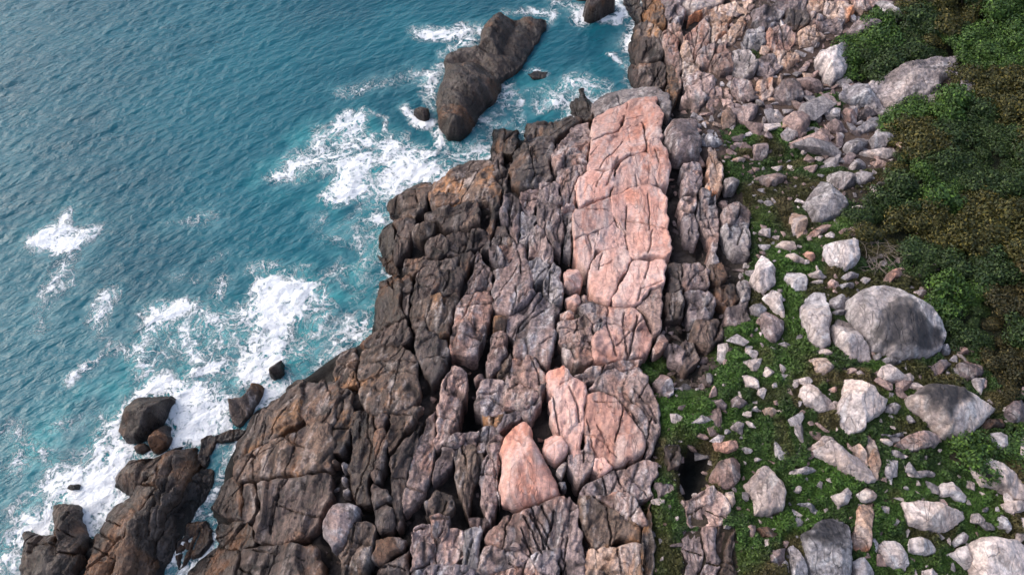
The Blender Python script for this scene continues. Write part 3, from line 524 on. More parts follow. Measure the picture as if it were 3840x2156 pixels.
for label, mat, tile, pts, T in [
  ('small pointed dark rock in foam just left of the big rock island', 'wet', 'B', '540,850 600,815 660,810 665,900 630,930 570,890', .8),
  ('smooth brown rock in the sea at the top edge ringed by foam', 'wet', 'B', '1820,90 1880,30 1920,-40 2060,-40 2065,60 1990,110 1950,150 1880,180 1830,160', 1.8),
  ('tiny dark rock at the top edge left of the smooth brown one', 'wet', 'B', '1760,-20 1860,-20 1850,15 1790,15', .5),
  ('large oval dark boulder standing in white surf, lower left', 'wet', 'G', '1290,65 1295,110 1240,240 1190,320 1130,420 1050,460 960,455 910,390 930,310 960,200 1010,130 1080,100 1180,90 1240,80', 1.7),
  ('slim upright dark rock beside the large oval boulder in surf', 'wet', 'G', '1240,295 1270,310 1275,380 1295,410 1280,470 1240,520 1200,545 1160,530 1140,430 1200,350', 1.0),
  ('small jagged dark rock just below the large oval boulder in surf', 'wet', 'G', '1010,490 1060,455 1110,455 1140,500 1080,545 1030,530', .5),
  ('tiny dark rock nearly swallowed by white surf near the lower left', 'wet', 'G', '500,790 540,765 600,755 600,800 550,815', .45),
  ('small egg shaped brown rock in foam near the shore ledge', 'wet', 'D', '2040,1360 2070,1290 2110,1250 2140,1290 2145,1370 2120,1410 2070,1425 2040,1400', .9),
  ('long tapering brown rock between the surf and the dark ledge', 'brown', 'G', '1720,140 1830,120 1890,0 1980,0 1960,100 1900,230 1830,320 1800,340 1760,310 1740,250', 1.1),
  ('low rock awash in the inlet right of the big rock island', 'wet', 'B', '1400,560 1470,525 1560,545 1540,590 1450,600', .12)]:
    boulder('sea_rock', mat, P(tile, pts), label, 'sea rock', T=T, z0=0.0, frac=0.4, facets=3)
# ------------------------------------------------------------------ loose boulders, each with its own description
for n, mat, tile, pts, label in [
 ('boulder', 'pink', 'E', '1680,600 1720,565 1790,580 1820,660 1800,730 1730,740 1680,710', 'rounded pink boulder in the gap left of the long slab, upper of two'),
 ('boulder', 'pink', 'E', '1690,800 1750,770 1800,790 1810,840 1770,880 1710,850', 'smaller pink boulder in the gap left of the long slab, lower of two'),
 ('stone', 'pinkg', 'E', '1810,790 1860,790 1860,840 1820,850', 'small dark pink stone tucked against the lower left of the long slab'),
 ('stone', 'pinkg', 'E', '1650,910 1720,895 1760,920 1750,960 1670,970', 'flat pinkish stone beside the vertically cracked pink outcrop'),
 ('boulder', 'pink', 'H', '1340,310 1390,290 1440,340 1440,410 1520,540 1570,640 1620,740 1640,820 1540,870 1440,910 1300,935 1220,900 1195,780 1200,520 1230,430 1260,390', 'smooth pale pink wedge shaped boulder with a pointed top'),
 ('boulder', 'pink', 'H', '1540,410 1610,370 1670,400 1710,470 1700,530 1650,590 1610,610 1550,570 1520,490', 'round pink boulder beside the wedge shaped one'),
 ('boulder', 'pinkg', 'E', '2350,1180 2390,1090 2440,1060 2470,1130 2410,1210 2360,1230', 'small pale pink boulder by the grass right of the cracked pink outcrop'),
 ('boulder', 'purp', 'E', '2360,1430 2410,1370 2480,1400 2510,1510 2470,1550 2400,1510', 'mottled purple grey boulder above the bright grass left of the slope'),
 ('stone', 'pale', 'H', '1620,660 1680,580 1710,590 1690,650 1660,710', 'pale tilted stone below the round pink boulder'),
 ('stone', 'grey', 'H', '1640,740 1690,730 1700,790 1660,800', 'small grey stone wedged right of the wedge shaped boulder'),
 ('stone', 'pinkg', 'E', '1000,1400 1060,1360 1080,1420 1010,1440', 'small grey stone at the edge of the dark gully, centre'),
 ('stone', 'brown', 'E', '1150,950 1240,920 1245,1000 1230,1060 1145,1050', 'blocky tan stone jammed between two grey ridges'),
 ('boulder', 'purp', 'B', '2440,990 2490,910 2680,890 2690,960 2695,1190 2600,1210 2510,1200 2470,1120 2440,1080', 'purple grey block shaped boulder right of the long slab top'),
 ('boulder', 'pinkg', 'H', '130,930 110,1020 60,1150 30,1230 -60,1260 -130,1150 -130,1050 -60,920 0,900 60,895', 'rounded mauve boulder on the dark ledge near the bottom edge'),
 ('boulder', 'darkg', 'H', '250,960 330,905 390,940 410,1060 380,1120 300,1140 260,1070', 'smooth dark boulder in the gully near the bottom, upper of two'),
 ('boulder', 'darkg', 'H', '260,1180 390,1150 480,1170 450,1260 350,1350 290,1370 230,1330', 'smooth dark boulder in the gully near the bottom, lower of two'),
 ('stone', 'grey', 'H', '0,620 25,590 60,610 55,650 15,660', 'pale grey stone in the pebble filled slot, topmost'), ('stone', 'grey', 'H', '0,715 30,700 55,725 35,755 5,750', 'grey stone in the pebble filled slot, middle'), ('stone', 'grey', 'H', '10,800 45,780 75,815 55,850 15,850', 'grey stone in the pebble filled slot, lowest of three'),
 ('stone', 'brown', 'G', '2495,600 2530,570 2560,590 2550,620 2510,620', 'tan stone at the head of the pebble filled slot'),
 # upper slope
 ('boulder', 'mott', 'C', '1010,430 1110,370 1210,300 1260,300 1280,370 1260,460 1220,560 1130,620 1080,570 1060,500 1010,470', 'big angular pinkish grey boulder left of the upper shrub patch'),
 ('boulder', 'purp', 'C', '1220,270 1290,180 1390,135 1490,190 1500,230 1430,270 1320,300 1270,290', 'dark mauve pointed boulder at the thicket edge near the top'),
 ('rock_slab', 'grey', 'C', '1430,620 1560,560 1740,480 1900,430 2080,370 2150,350 2080,420 2090,480 2050,540 1980,580 1950,650 1880,700 1800,760 1600,860 1540,800 1480,730 1420,680', 'huge long grey slab lying diagonally under the upper thicket'),
 ('boulder', 'grey', 'C', '1200,690 1310,620 1420,640 1430,700 1520,800 1570,850 1500,880 1420,790 1280,760 1210,730', 'grey brown rock butting against the lower left end of the long grey slab'),
 ('boulder', 'purp', 'C', '690,680 750,600 850,590 900,690 910,750 830,790 740,790 690,740', 'rounded mauve boulder in the middle of the upper rubble'),
 ('boulder', 'purp', 'C', '860,590 960,580 1040,640 1050,700 960,700 900,680', 'mauve flat boulder right of the rounded mauve one in the rubble'),
 ('boulder', 'purp', 'C', '460,770 560,770 570,830 540,890 490,940 440,930 410,870', 'dark mauve boulder left of the tan stone in the rubble'),
 ('stone', 'pale', 'C', '640,850 700,820 750,870 750,910 690,920 640,890', 'tan pink stone above the upper bright grass tuft'),
 ('stone', 'grey', 'C', '950,860 1000,835 1050,870 1040,920 980,910', 'pale grey stone just right of the upper grass tuft'),
 ('boulder', 'grey', 'C', '1080,850 1130,810 1190,840 1180,900 1110,900', 'grey rounded boulder above the tilted grey block'),
 ('boulder', 'purp', 'C', '1090,930 1140,910 1200,930 1250,990 1180,1010 1110,990', 'tilted grey triangular block below the long grey slab'),
 ('rock_slab', 'grey', 'C', '1270,990 1400,900 1470,870 1510,910 1510,970 1420,990 1330,1010', 'grey slab leaning up to the right under the long slab end'),
 ('boulder', 'grey', 'C', '1220,1090 1300,1050 1380,1020 1400,1090 1330,1150 1250,1170', 'grey ribbed boulder in the rubble cluster beside the olive shrubs'),
 ('boulder', 'grey', 'C', '1410,1050 1480,990 1540,1000 1590,1060 1530,1110 1430,1130', 'grey angular boulder touching the olive shrubs in the rubble cluster'),
 ('rock_slab', 'pale', 'C', '1340,1150 1450,1130 1590,1120 1610,1170 1540,1200 1440,1180', 'pale flat stone slab at the foot of the rubble cluster'),
 ('stone', 'grey', 'C', '1260,1250 1310,1200 1390,1220 1380,1270 1290,1300', 'grey pink stone below the pale flat slab, left one'), ('stone', 'pinkg', 'C', '1420,1220 1500,1200 1520,1250 1450,1270', 'pinkish stone below the pale flat slab, right one'),
 ('boulder', 'grey', 'C', '1100,1310 1180,1290 1270,1330 1300,1390 1200,1440 1110,1390', 'pale grey lumpy boulder above the dark pyramid rock'), ('stone', 'grey', 'C', '1290,1310 1370,1290 1430,1330 1420,1380 1330,1400', 'grey stone right of the lumpy boulder above the pyramid rock'),
 ('boulder', 'grey', 'F', '920,90 960,30 1040,-70 1120,-10 1210,50 1250,110 1220,150 1130,200 1040,245 990,230', 'dark grey pyramid shaped boulder left of the thicket'),
 ('boulder', 'pinkg', 'C', '540,1350 600,1310 750,1300 790,1330 740,1380 650,1420', 'flat pink diamond shaped boulder alone in the olive grass'),
 ('boulder', 'purp', 'C', '530,1090 580,1060 640,1070 645,1160 600,1220 540,1200', 'upright mauve boulder below the upper left grass tuft'),
 ('boulder', 'purp', 'C', '1210,830 1290,800 1320,860 1310,930 1250,940 1220,890', 'mauve grey block just below the long grey slab, left one'), ('boulder', 'purp', 'C', '1330,850 1390,800 1450,830 1460,880 1380,910 1330,900', 'mauve grey block just below the long grey slab, right one'),
 ('boulder', 'grey', 'C', '1810,790 1880,720 1950,700 2010,740 1960,790 1850,810', 'grey boulder among leaves under the long slab, left of two'), ('boulder', 'grey', 'C', '2040,790 2110,740 2200,700 2230,730 2150,780 2060,810', 'grey slanting boulder among leaves under the long slab, right of two'), ('boulder', 'purp', 'C', '2150,540 2220,500 2250,550 2180,600 2130,590', 'mauve stone half hidden in the thicket right of the long slab'),
 ('boulder', 'mott', 'C', '1480,40 1560,20 1640,60 1650,130 1600,200 1560,100', 'pale grey rock in the thicket edge at the top'), ('boulder', 'purp', 'C', '1650,60 1700,20 1740,60 1700,140 1660,130', 'mauve rock in the thicket edge at the top, rightmost'),
 ('stone', 'grey', 'C', '1560,300 1640,280 1700,290 1640,330 1580,330', 'grey stone in the shrubs above the long slab, lower one'), ('stone', 'grey', 'C', '1480,290 1560,250 1620,240 1560,290', 'thin grey stone in the shrubs above the long slab, upper one'),
 ('rock_slab', 'grey', 'C', '1450,1400 1580,1350 1580,1390 1500,1420', 'thin grey slab at the thicket edge above the white stone'), ('boulder', 'grey', 'C', '320,1340 380,1330 430,1370 400,1420 330,1430', 'grey boulder in olive grass left of the pink diamond boulder'),
 ('stone', 'pinkg', 'C', '780,1090 840,1080 870,1120 820,1150', 'pink stone just below the upper right grass tuft'), ('stone', 'orange', 'C', '380,1190 480,1190 450,1230 370,1230', 'flat orange tinted stone at the olive grass top edge'),
 # middle slope
 ('boulder', 'mott', 'F', '1260,810 1350,740 1480,705 1620,730 1740,800 1860,900 1930,1000 1960,1100 1920,1200 1830,1260 1700,1270 1560,1250 1430,1190 1370,1090 1300,1000 1270,900', 'largest rounded boulder on the slope, pale with a dark stained side'),
 ('boulder', 'pale', 'F', '1070,400 1150,370 1280,345 1330,390 1330,480 1300,560 1220,600 1110,540 1080,470', 'pale pinkish rounded boulder beside dry branches'),
 ('boulder', 'pale', 'F', '900,900 930,800 1000,740 1090,740 1110,900 1110,1160 1040,1200 960,1150 930,1060 905,980', 'tall pale boulder standing left of the largest one'),
 ('boulder', 'mott', 'F', '1130,1010 1180,950 1280,980 1330,1090 1400,1180 1430,1280 1310,1290 1240,1280 1150,1150', 'grey pink elongated boulder leaning on the largest boulder'),
 ('boulder', 'grey', 'F', '1110,810 1200,770 1250,840 1240,880 1160,900 1110,860', 'grey block between the tall pale boulder and the largest one'),
 ('stone', 'pale', 'F', '700,410 780,360 830,370 860,450 800,450 740,420', 'pale curved stone, topmost in the bright moss'), ('stone', 'pale', 'F', '780,470 850,460 930,500 910,550 830,550 790,520', 'pale blocky stone in the bright moss under the curved one'), ('boulder', 'pale', 'F', '770,610 830,590 900,600 940,690 930,750 840,770 790,690', 'near white egg shaped boulder surrounded by bright moss'),
 ('stone', 'pale', 'F', '950,610 1020,590 1090,640 1060,660 970,640', 'pale flat stone right of the white egg boulder, upper'), ('stone', 'pale', 'F', '970,670 1060,670 1050,710 990,700', 'pale flat stone right of the white egg boulder, lower'),
 ('stone', 'grey', 'F', '1200,640 1240,610 1330,620 1320,650 1230,670', 'split grey stone below the pale rounded boulder, upper half'), ('stone', 'grey', 'F', '1185,690 1290,680 1290,720 1200,740', 'split grey stone below the pale rounded boulder, lower half'), ('stone', 'pinkg', 'F', '1095,680 1150,650 1180,710 1150,750 1100,730', 'pinkish stone above the gap left of the largest boulder'),
 ('boulder', 'mott', 'F', '520,640 560,560 600,470 650,510 700,590 700,690 650,740 600,780 540,720', 'long pale boulder along the left edge of the moss strip, upper'), ('boulder', 'pale', 'F', '610,790 680,730 730,740 760,880 770,960 740,970 690,900 650,840', 'smooth pale boulder along the left edge of the moss strip, lower'),
 ('boulder', 'purp', 'F', '590,930 640,890 700,930 770,980 760,1050 700,1140 650,1130 610,1050', 'mauve pointed boulder at the lower end of the moss strip'), ('stone', 'grey', 'F', '510,860 590,840 640,880 600,950 540,930', 'cracked grey stone left of the smooth pale strip boulder'),
 ('stone', 'pale', 'F', '1000,1190 1100,1190 1130,1240 1060,1250 1000,1230', 'tan stone under the foot of the tall pale boulder'), ('boulder', 'orange', 'F', '920,1270 1010,1245 1080,1250 1140,1330 1060,1400 1000,1370 970,1300', 'pinkish tan angular boulder below the tall pale one'),
 ('stone', 'grey', 'F', '1510,1250 1560,1240 1650,1290 1600,1310 1530,1290', 'grey flat stone under the largest boulder'), ('boulder', 'purp', 'F', '1880,1310 1930,1270 2000,1260 2040,1290 1950,1380 1870,1420', 'slate grey boulder above the kite shaped one, left of two'), ('boulder', 'purp', 'F', '2080,1290 2160,1260 2240,1300 2260,1380 2180,1420 2080,1410', 'slate grey boulder above the kite shaped one, right of two'),
 ('boulder', 'pinkg', 'F', '1540,620 1600,585 1660,590 1660,640 1560,700 1510,690', 'pink grey boulder above the largest one by dry twigs'), ('rock_slab', 'pinkg', 'F', '930,360 1000,280 1050,240 1130,260 1060,310 980,350', 'thin pinkish slab below the dark pyramid boulder'), ('stone', 'pale', 'F', '1265,130 1300,95 1360,110 1360,150 1290,180', 'small white stone right of the dark pyramid boulder'),
 ('stone', 'purp', 'F', '1720,750 1800,740 1840,780 1810,810 1740,800', 'dark grey stone at the shrub edge right of the largest boulder top'), ('stone', 'pale', 'F', '590,1370 630,1310 690,1350 680,1390 620,1410', 'pale round stone in grass left of the tan angular boulder'), ('stone', 'pale', 'F', '440,1390 490,1370 570,1430 570,1500 480,1480', 'pale leaning stone in grass at the left of the slope'),
 ('stone', 'pinkg', 'F', '1210,1330 1290,1330 1310,1370 1240,1390', 'pink stone below the leaning elongated boulder, left one'), ('stone', 'pinkg', 'F', '1290,1370 1340,1340 1380,1400 1310,1410', 'pink stone below the leaning elongated boulder, right one'), ('stone', 'grey', 'F', '1110,910 1200,890 1250,920 1140,940', 'grey broken stone right of the tall pale boulder'), ('stone', 'grey', 'F', '1440,1230 1480,1210 1500,1250 1450,1280', 'small grey stone under the left foot of the largest boulder'),
 ('stone', 'orange', 'F', '820,170 860,150 940,200 930,290 870,380 830,340', 'rusty brown weathered rock left of the dark pyramid boulder'), ('boulder', 'purp', 'F', '2050,1180 2170,1170 2190,1230 2080,1240', 'flat slate stone right of the largest boulder'), ('stone', 'grey', 'F', '1930,1160 1990,1150 2020,1220 1960,1240', 'grey stone touching the right foot of the largest boulder'),
 ('stone', 'pinkg', 'F', '910,460 950,445 1000,510 970,530', 'pinkish stone left of the pale rounded boulder'), ('stone', 'purp', 'F', '1850,560 1900,540 1950,580 1900,610', 'mauve stone peeping out of the dark shrubs, right'), ('stone', 'purp', 'F', '1630,450 1700,430 1730,460 1650,480', 'mauve stone in the shrubs by dry branches'),
 # lower slope
 ('boulder', 'pale', 'I', '1240,-40 1310,-30 1430,30 1470,90 1540,120 1520,200 1380,290 1370,350 1240,395 1190,290 1170,220 1200,120 1225,80', 'near white angular boulder with a triangular outline'),
 ('boulder', 'pale', 'I', '890,80 910,20 960,5 1010,40 1070,100 1130,130 1160,190 1080,210 1000,210 920,150', 'pale sloping boulder left of the white angular one'), ('boulder', 'pale', 'I', '1730,80 1850,0 1920,-20 2060,-10 2190,50 2240,100 2360,190 2280,260 2190,360 2110,450 1960,400 1850,280 1740,160', 'large kite shaped grey boulder with a pale lower facet'),
 ('boulder', 'purp', 'I', '2440,190 2490,130 2574,110 2640,200 2574,320 2480,300 2440,240', 'dark grey boulder cut by the right edge of the picture'), ('boulder', 'pinkg', 'I', '1680,400 1770,360 1870,370 1940,420 1900,480 1760,520 1690,520 1600,460 1640,430', 'rounded pinkish boulder below the kite shaped one'),
 ('stone', 'pale', 'I', '1480,420 1580,420 1590,460 1550,480 1490,450', 'pale block stone left of the rounded pinkish boulder'), ('rock_slab', 'grey', 'I', '1480,390 1660,360 1670,400 1600,412 1490,408', 'thin grey slab above the pale block stone'), ('stone', 'grey', 'I', '1540,500 1600,490 1660,550 1650,590 1590,560', 'grey stone below the pale block stone'),
 ('boulder', 'pale', 'I', '1000,500 1130,420 1230,510 1400,650 1440,740 1370,765 1290,740 1200,670 1100,590 1010,540', 'long pale beam shaped boulder lying diagonally'), ('stone', 'orange', 'I', '910,500 1000,450 1060,390 1110,390 1150,430 1050,490 980,530', 'rust tinted rock at the upper end of the beam shaped boulder'), ('boulder', 'orange', 'I', '1270,480 1340,440 1380,520 1400,640 1330,590', 'rusty pink rock behind the beam shaped boulder'), ('boulder', 'orange', 'I', '1390,420 1420,370 1460,430 1480,560 1470,720 1420,730 1400,600', 'thin upright rusty slab right of the beam shaped boulder'),
 ('boulder', 'pale', 'I', '470,760 540,690 590,630 650,600 690,650 740,740 770,840 740,970 650,1000 540,990 540,880', 'pale leaf shaped boulder with a crack down its middle'), ('stone', 'grey', 'I', '800,680 840,640 940,620 1030,650 950,680 840,715', 'flat grey stone above the bright moss, centre of the lower slope'), ('stone', 'pale', 'I', '1130,840 1200,820 1250,770 1280,830 1250,900 1180,925 1150,880', 'pale notched stone left of the stone column'),
 ('boulder', 'pale', 'I', '1310,830 1400,770 1450,800 1450,880 1350,900', 'rounded pale stone topping the tan stone column'), ('boulder', 'orange', 'I', '1350,910 1460,890 1450,1000 1420,1100 1410,1200 1390,1270 1290,1260 1280,1150 1310,1050', 'tall tan column of rock below the rounded pale stone'), ('boulder', 'pale', 'I', '1690,870 1840,870 1960,890 2080,970 2120,1020 2040,1090 1930,1130 1820,1110 1720,1060 1700,960', 'large pale almond shaped boulder in the moss'),
 ('boulder', 'pale', 'I', '1940,770 1980,735 2040,735 2090,780 2140,850 2120,900 2060,890 2020,850 1950,850', 'pale two lobed boulder above the almond shaped one'), ('boulder', 'pale', 'I', '1480,1220 1540,1175 1620,1180 1690,1290 1700,1370 1660,1420 1590,1400 1520,1360', 'white oval boulder near the bottom edge'), ('boulder', 'pale', 'I', '1700,1240 1730,1160 1840,1165 1900,1250 1890,1290 1700,1280', 'white flat based boulder right of the white oval one'),
 ('boulder', 'pale', 'I', '2200,610 2320,560 2420,600 2520,690 2570,760 2560,880 2470,870 2380,800 2270,770 2220,690', 'large grey and white boulder near the right edge'), ('boulder', 'pale', 'I', '2210,1180 2340,1140 2540,1160 2640,1250 2640,1560 2220,1560 2190,1280', 'big pale boulder filling the lower right corner'), ('boulder', 'pale', 'I', '2020,1280 2100,1230 2180,1210 2190,1400 2130,1400 2080,1330', 'pale angular stone left of the corner boulder'),
 ('boulder', 'pale', 'I', '2420,900 2500,880 2574,890 2620,920 2574,960 2470,1000 2430,960', 'pale boulder at the right edge under the grey and white one'), ('stone', 'grey', 'I', '2390,960 2440,1000 2470,1090 2450,1130 2380,1090', 'grey stone above the corner boulder'), ('stone', 'grey', 'I', '2030,1200 2070,1150 2120,1110 2160,1150 2140,1200 2060,1230', 'grey pink stone below the almond shaped boulder'),
 ('boulder', 'mott', 'I', '2280,390 2400,360 2450,390 2440,500 2380,510 2300,450', 'speckled grey boulder in the leaves right of the kite shaped one'), ('boulder', 'grey', 'I', '920,1130 1080,1010 1160,1000 1270,1050 1270,1300 1230,1560 960,1560 940,1280', 'big dark streaked boulder at the bottom edge of the slope'), ('boulder', 'purp', 'I', '650,1290 730,1240 790,1230 770,1350 720,1400 660,1350', 'dark grey boulder left of the big streaked one'), ('boulder', 'grey', 'I', '810,1230 850,1210 900,1290 940,1500 810,1500', 'narrow grey boulder touching the left side of the big streaked one'),
 ('boulder', 'mott', 'I', '1280,1340 1380,1300 1440,1420 1440,1520 1290,1520', 'grey and pink boulder at the bottom edge under the tan column'), ('stone', 'purp', 'I', '370,120 420,75 490,150 450,190 370,190', 'mauve stone in grass at the left edge of the lower slope'), ('stone', 'pale', 'I', '500,190 550,175 600,200 580,215 510,210', 'white flat stone touching the orange stone'), ('stone', 'orange', 'I', '610,190 650,175 710,220 670,280 620,240', 'orange stone in the grass'),
 ('stone', 'grey', 'I', '360,330 420,280 470,300 450,400 420,380', 'grey white stone in grass above the tan one'), ('stone', 'pinkg', 'I', '240,430 410,420 420,500 330,530 260,490', 'tan faced stone above the dark pit'), ('boulder', 'pinkg', 'I', '230,670 280,580 400,550 440,600 430,720 340,800 280,790 235,720', 'pinkish boulder with a dark cap right of the dark pit'), ('stone', 'orange', 'I', '310,830 390,800 400,900 370,945 330,890', 'orange tan stone under the dark capped boulder'),
 ('stone', 'pinkg', 'I', '480,1080 560,1065 540,1160 500,1170', 'pink stone below the leaf shaped boulder'), ('boulder', 'darkg', 'I', '560,1090 640,1075 720,1130 690,1180 600,1160', 'dark blue grey stone below the leaf shaped boulder'), ('stone', 'pale', 'I', '1810,1400 1900,1380 1930,1440 1820,1500', 'pale stone at the bottom edge right of the white oval boulder'), ('stone', 'grey', 'I', '840,905 960,900 1030,960 1000,990 940,930', 'thin grey stone above the bright moss near the streaked boulder'),
 ('stone', 'pale', 'I', '1620,1000 1640,1030 1610,1090 1580,1080', 'slim pale stone left of the almond shaped boulder'), ('stone', 'pinkg', 'I', '1100,40 1140,20 1170,50 1140,90', 'small pinkish stone left of the white angular boulder'), ('stone', 'grey', 'I', '1530,160 1600,140 1640,190 1610,240 1530,220', 'grey round stone touching the white angular boulder'), ('stone', 'grey', 'I', '1680,700 1790,655 1890,670 1900,700 1780,720', 'low flat grey stone in the leaves above the two lobed boulder'),
 ('stone', 'grey', 'I', '1770,590 1820,540 1870,550 1840,590', 'small grey stone below the rounded pinkish boulder'), ('boulder', 'darkg', 'I', '2240,260 2420,250 2430,330 2250,360', 'dark flat rock right of the kite shaped boulder tip'), ('stone', 'purp', 'I', '200,120 300,110 340,160 320,200 250,180', 'dark grey stone in the grass by the left rock edge'), ('boulder', 'pale', 'I', '2540,1010 2620,1000 2620,1100 2540,1100', 'pale block at the right edge above the corner boulder')]:
    kw = {}
    if n == 'rock_slab': kw = dict(flat=0.6)
    if 'wedge shaped boulder with' in label: kw = dict(flat=0.65, frac=0.12, facets=2)
    if 'block shaped boulder right' in label: kw = dict(flat=0.8)
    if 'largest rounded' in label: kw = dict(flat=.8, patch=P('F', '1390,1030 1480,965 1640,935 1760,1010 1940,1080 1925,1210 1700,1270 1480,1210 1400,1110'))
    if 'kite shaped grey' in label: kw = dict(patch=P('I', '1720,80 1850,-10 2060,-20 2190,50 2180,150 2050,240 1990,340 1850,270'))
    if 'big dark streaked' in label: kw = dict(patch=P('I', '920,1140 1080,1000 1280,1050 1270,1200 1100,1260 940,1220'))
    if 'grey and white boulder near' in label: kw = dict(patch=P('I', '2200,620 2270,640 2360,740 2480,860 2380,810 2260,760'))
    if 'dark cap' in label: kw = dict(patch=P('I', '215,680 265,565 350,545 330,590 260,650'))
    boulder(n, mat, P(tile, pts), label, 'boulder' if n == 'boulder' else ('slab' if n == 'rock_slab' else 'stone'), **kw)
# ------------------------------------------------------------------ zones on the land
slope_px = np.concatenate([P('C', '300,1230'), P('F', '520,90 510,520 320,1000 290,1200 240,1446'), P('H', '2400,60 2395,500 2350,900 2340,1700'), P('I', '3300,1700'), P('F', '3300,0'), P('C', '3300,900 1800,1000 1200,1150 700,950')])
rub_px = P('C', '450,-160 1760,-160 1740,0 1700,200 1560,220 1300,320 1000,480 1100,640 1450,620 2250,500 2250,760 1640,900 1640,1260 1250,1300 700,950 300,1230 110,1200 100,850 250,330')
dark_px = np.concatenate([P('F', '0,540 300,520 520,560 500,950 320,1000 290,1200 240,1446'), P('H', '2400,60 2350,0'), P('E', '2440,1050 2440,560')])
pits_px = [P('E', '950,1280 1080,1250 1130,1390 1090,1446 1010,1440 960,1400'), P('H', '930,0 1010,60 1050,230 1090,300 930,370 880,330 900,200'), P('E', '1640,1240 1700,1260 1780,1330 1700,1400 1600,1330 1600,1270'), P('H', '1740,620 1800,760 1800,880 1760,900 1720,820 1700,700'),
           P('I', '0,500 130,460 230,520 215,700 100,840 0,880'), P('H', '860,850 960,960 1090,1000 1240,950 1180,1010 1060,1110 900,930'), P('E', '1590,440 1670,450 1740,560 1680,560'), P('E', '1470,680 1520,680 1510,760 1480,770'), P('E', '1060,1130 1110,1070 1120,1250 1060,1270')]
shrub_px = [np.concatenate([P('C', '1760,-200 1740,30 1720,150 1560,200 1440,130 1420,240 1510,250 1500,300 1300,320 1270,480 1250,590 1430,590 1700,480 2060,360 2150,340 2110,470 2250,500 2260,600 2050,640 2060,720 2240,700 2240,760 1790,840 1620,930 1620,1060 1660,1180 1560,1290 1700,1400'), P('F', '1390,70 1380,160 1300,270 1400,420 1700,430 1690,580 1850,740 1980,1010 2010,1150 2200,1180 2300,1260 2330,1420'), P('I', '2400,40 2450,110 2640,60 3300,60'), P('C', '3300,-200')]),
            P('I', '1990,520 2140,480 2300,520 2320,600 2200,600 2060,620'), P('I', '2460,330 2580,300 2640,500 2480,520')]
Z_sl = inside(GP, hit(slope_px)).reshape(MX.shape); Z_rub = inside(GP, hit(rub_px)).reshape(MX.shape); Z_dark = inside(GP, hit(dark_px)).reshape(MX.shape)
Z_pit = zone_mask(pits_px, GP).reshape(MX.shape); Z_shr = zone_mask(shrub_px, GP).reshape(MX.shape)
land = SD > 0
bed = land & (Z_dark | (~Z_sl & ~Z_rub & ~Z_shr))
def blur(A, n=2):
    A = A.astype(float)
    for i in range(n):
        A = (A + np.roll(A, 1, 0) + np.roll(A, -1, 0) + np.roll(A, 1, 1) + np.roll(A, -1, 1)) / 5
    return A
bedf = blur(bed, 3); pitf = blur(Z_pit, 2)
e1, i1, _t = vor((MX * 0.98 + MY * 0.17) * 0.9, (MY * 0.98 - MX * 0.17) * 0.5, 77)
rockbump = (i1 - 0.5) * 0.7 - 0.4 * np.exp(-(e1 / 0.1) ** 2) + 0.3 * fbm(MX * 1.3, MY * 1.3, 3, 12)
GZ = HS - bedf * 0.75 * sstep(0, 1.5, SD) + bedf * rockbump * sstep(0, 1, SD) * (1 - pitf) - pitf * 1.7 + (1 - bedf) * 0.18 * fbm(MX * 0.8, MY * 0.8, 4, 21) * land
gxe = np.concatenate([[-1500, -300, -90], gx, [90, 300, 1500]]); gye = np.concatenate([[-1500, -300, -40], gy, [110, 300, 1500]])
EX, EY = np.meshgrid(gxe, gye); EP = np.stack([EX.ravel(), EY.ravel()], 1)
def grid_mesh(name, X, Y, Z, keep=None):
    ny, nx = X.shape
    co = np.stack([X.ravel(), Y.ravel(), Z.ravel()], 1)
    ii = np.arange(nx * ny).reshape(ny, nx)
    q = np.stack([ii[:-1, :-1], ii[:-1, 1:], ii[1:, 1:], ii[1:, :-1]], -1).reshape(-1, 4)
    if keep is not None: q = q[keep.ravel()]
    used = np.zeros(nx * ny, bool); used[q.ravel()] = True
    mp = np.cumsum(used) - 1; q = mp[q]; co = co[used]
    me = bpy.data.meshes.new(name); me.vertices.add(len(co)); me.vertices.foreach_set('co', co.ravel())
    me.loops.add(q.size); me.loops.foreach_set('vertex_index', q.ravel().astype(np.int32))
    me.polygons.add(len(q)); me.polygons.foreach_set('loop_start', np.arange(0, q.size, 4, dtype=np.int32)); me.polygons.foreach_set('loop_total', np.full(len(q), 4, np.int32))
    me.polygons.foreach_set('use_smooth', np.ones(len(q), bool)); me.update(calc_edges=True); me.validate()
    return me, used
def colattr(me, name, rgb):
    a = me.color_attributes.new(name, 'FLOAT_COLOR', 'POINT')
    a.data.foreach_set('color', np.concatenate([rgb, np.ones((len(rgb), 1))], 1).ravel().astype(np.float32))
def extend(A): return np.pad(A, 3, mode='edge')
def lerp3(a, b, t): return np.asarray(a) * (1 - t[..., None]) + np.asarray(b) * t[..., None]
n1 = 0.5 + 0.5 * fbm(MX * 0.35, MY * 0.35, 4, 91); n2 = 0.5 + 0.5 * fbm(MX * 1.4, MY * 1.4, 3, 95)
soil = lerp3((0.055, 0.045, 0.03), (0.11, 0.08, 0.06), n1); rubc = lerp3((0.075, 0.06, 0.055), (0.17, 0.11, 0.085), n1)
C = np.zeros(MX.shape + (3,)); C[:] = (0.03, 0.035, 0.035)
dryness = sstep(0.5, 6, SD)
bedc = lerp3((0.035, 0.03, 0.027), (0.10, 0.08, 0.074), dryness * 0.7 * n2 * 1.6)
C = np.where(bed[..., None], bedc, C); C = np.where(Z_sl[..., None], soil, C); C = np.where(Z_rub[..., None], rubc, C); C = np.where(Z_dark[..., None], lerp3((0.04, 0.035, 0.03), (0.085, 0.07, 0.06), n1), C)
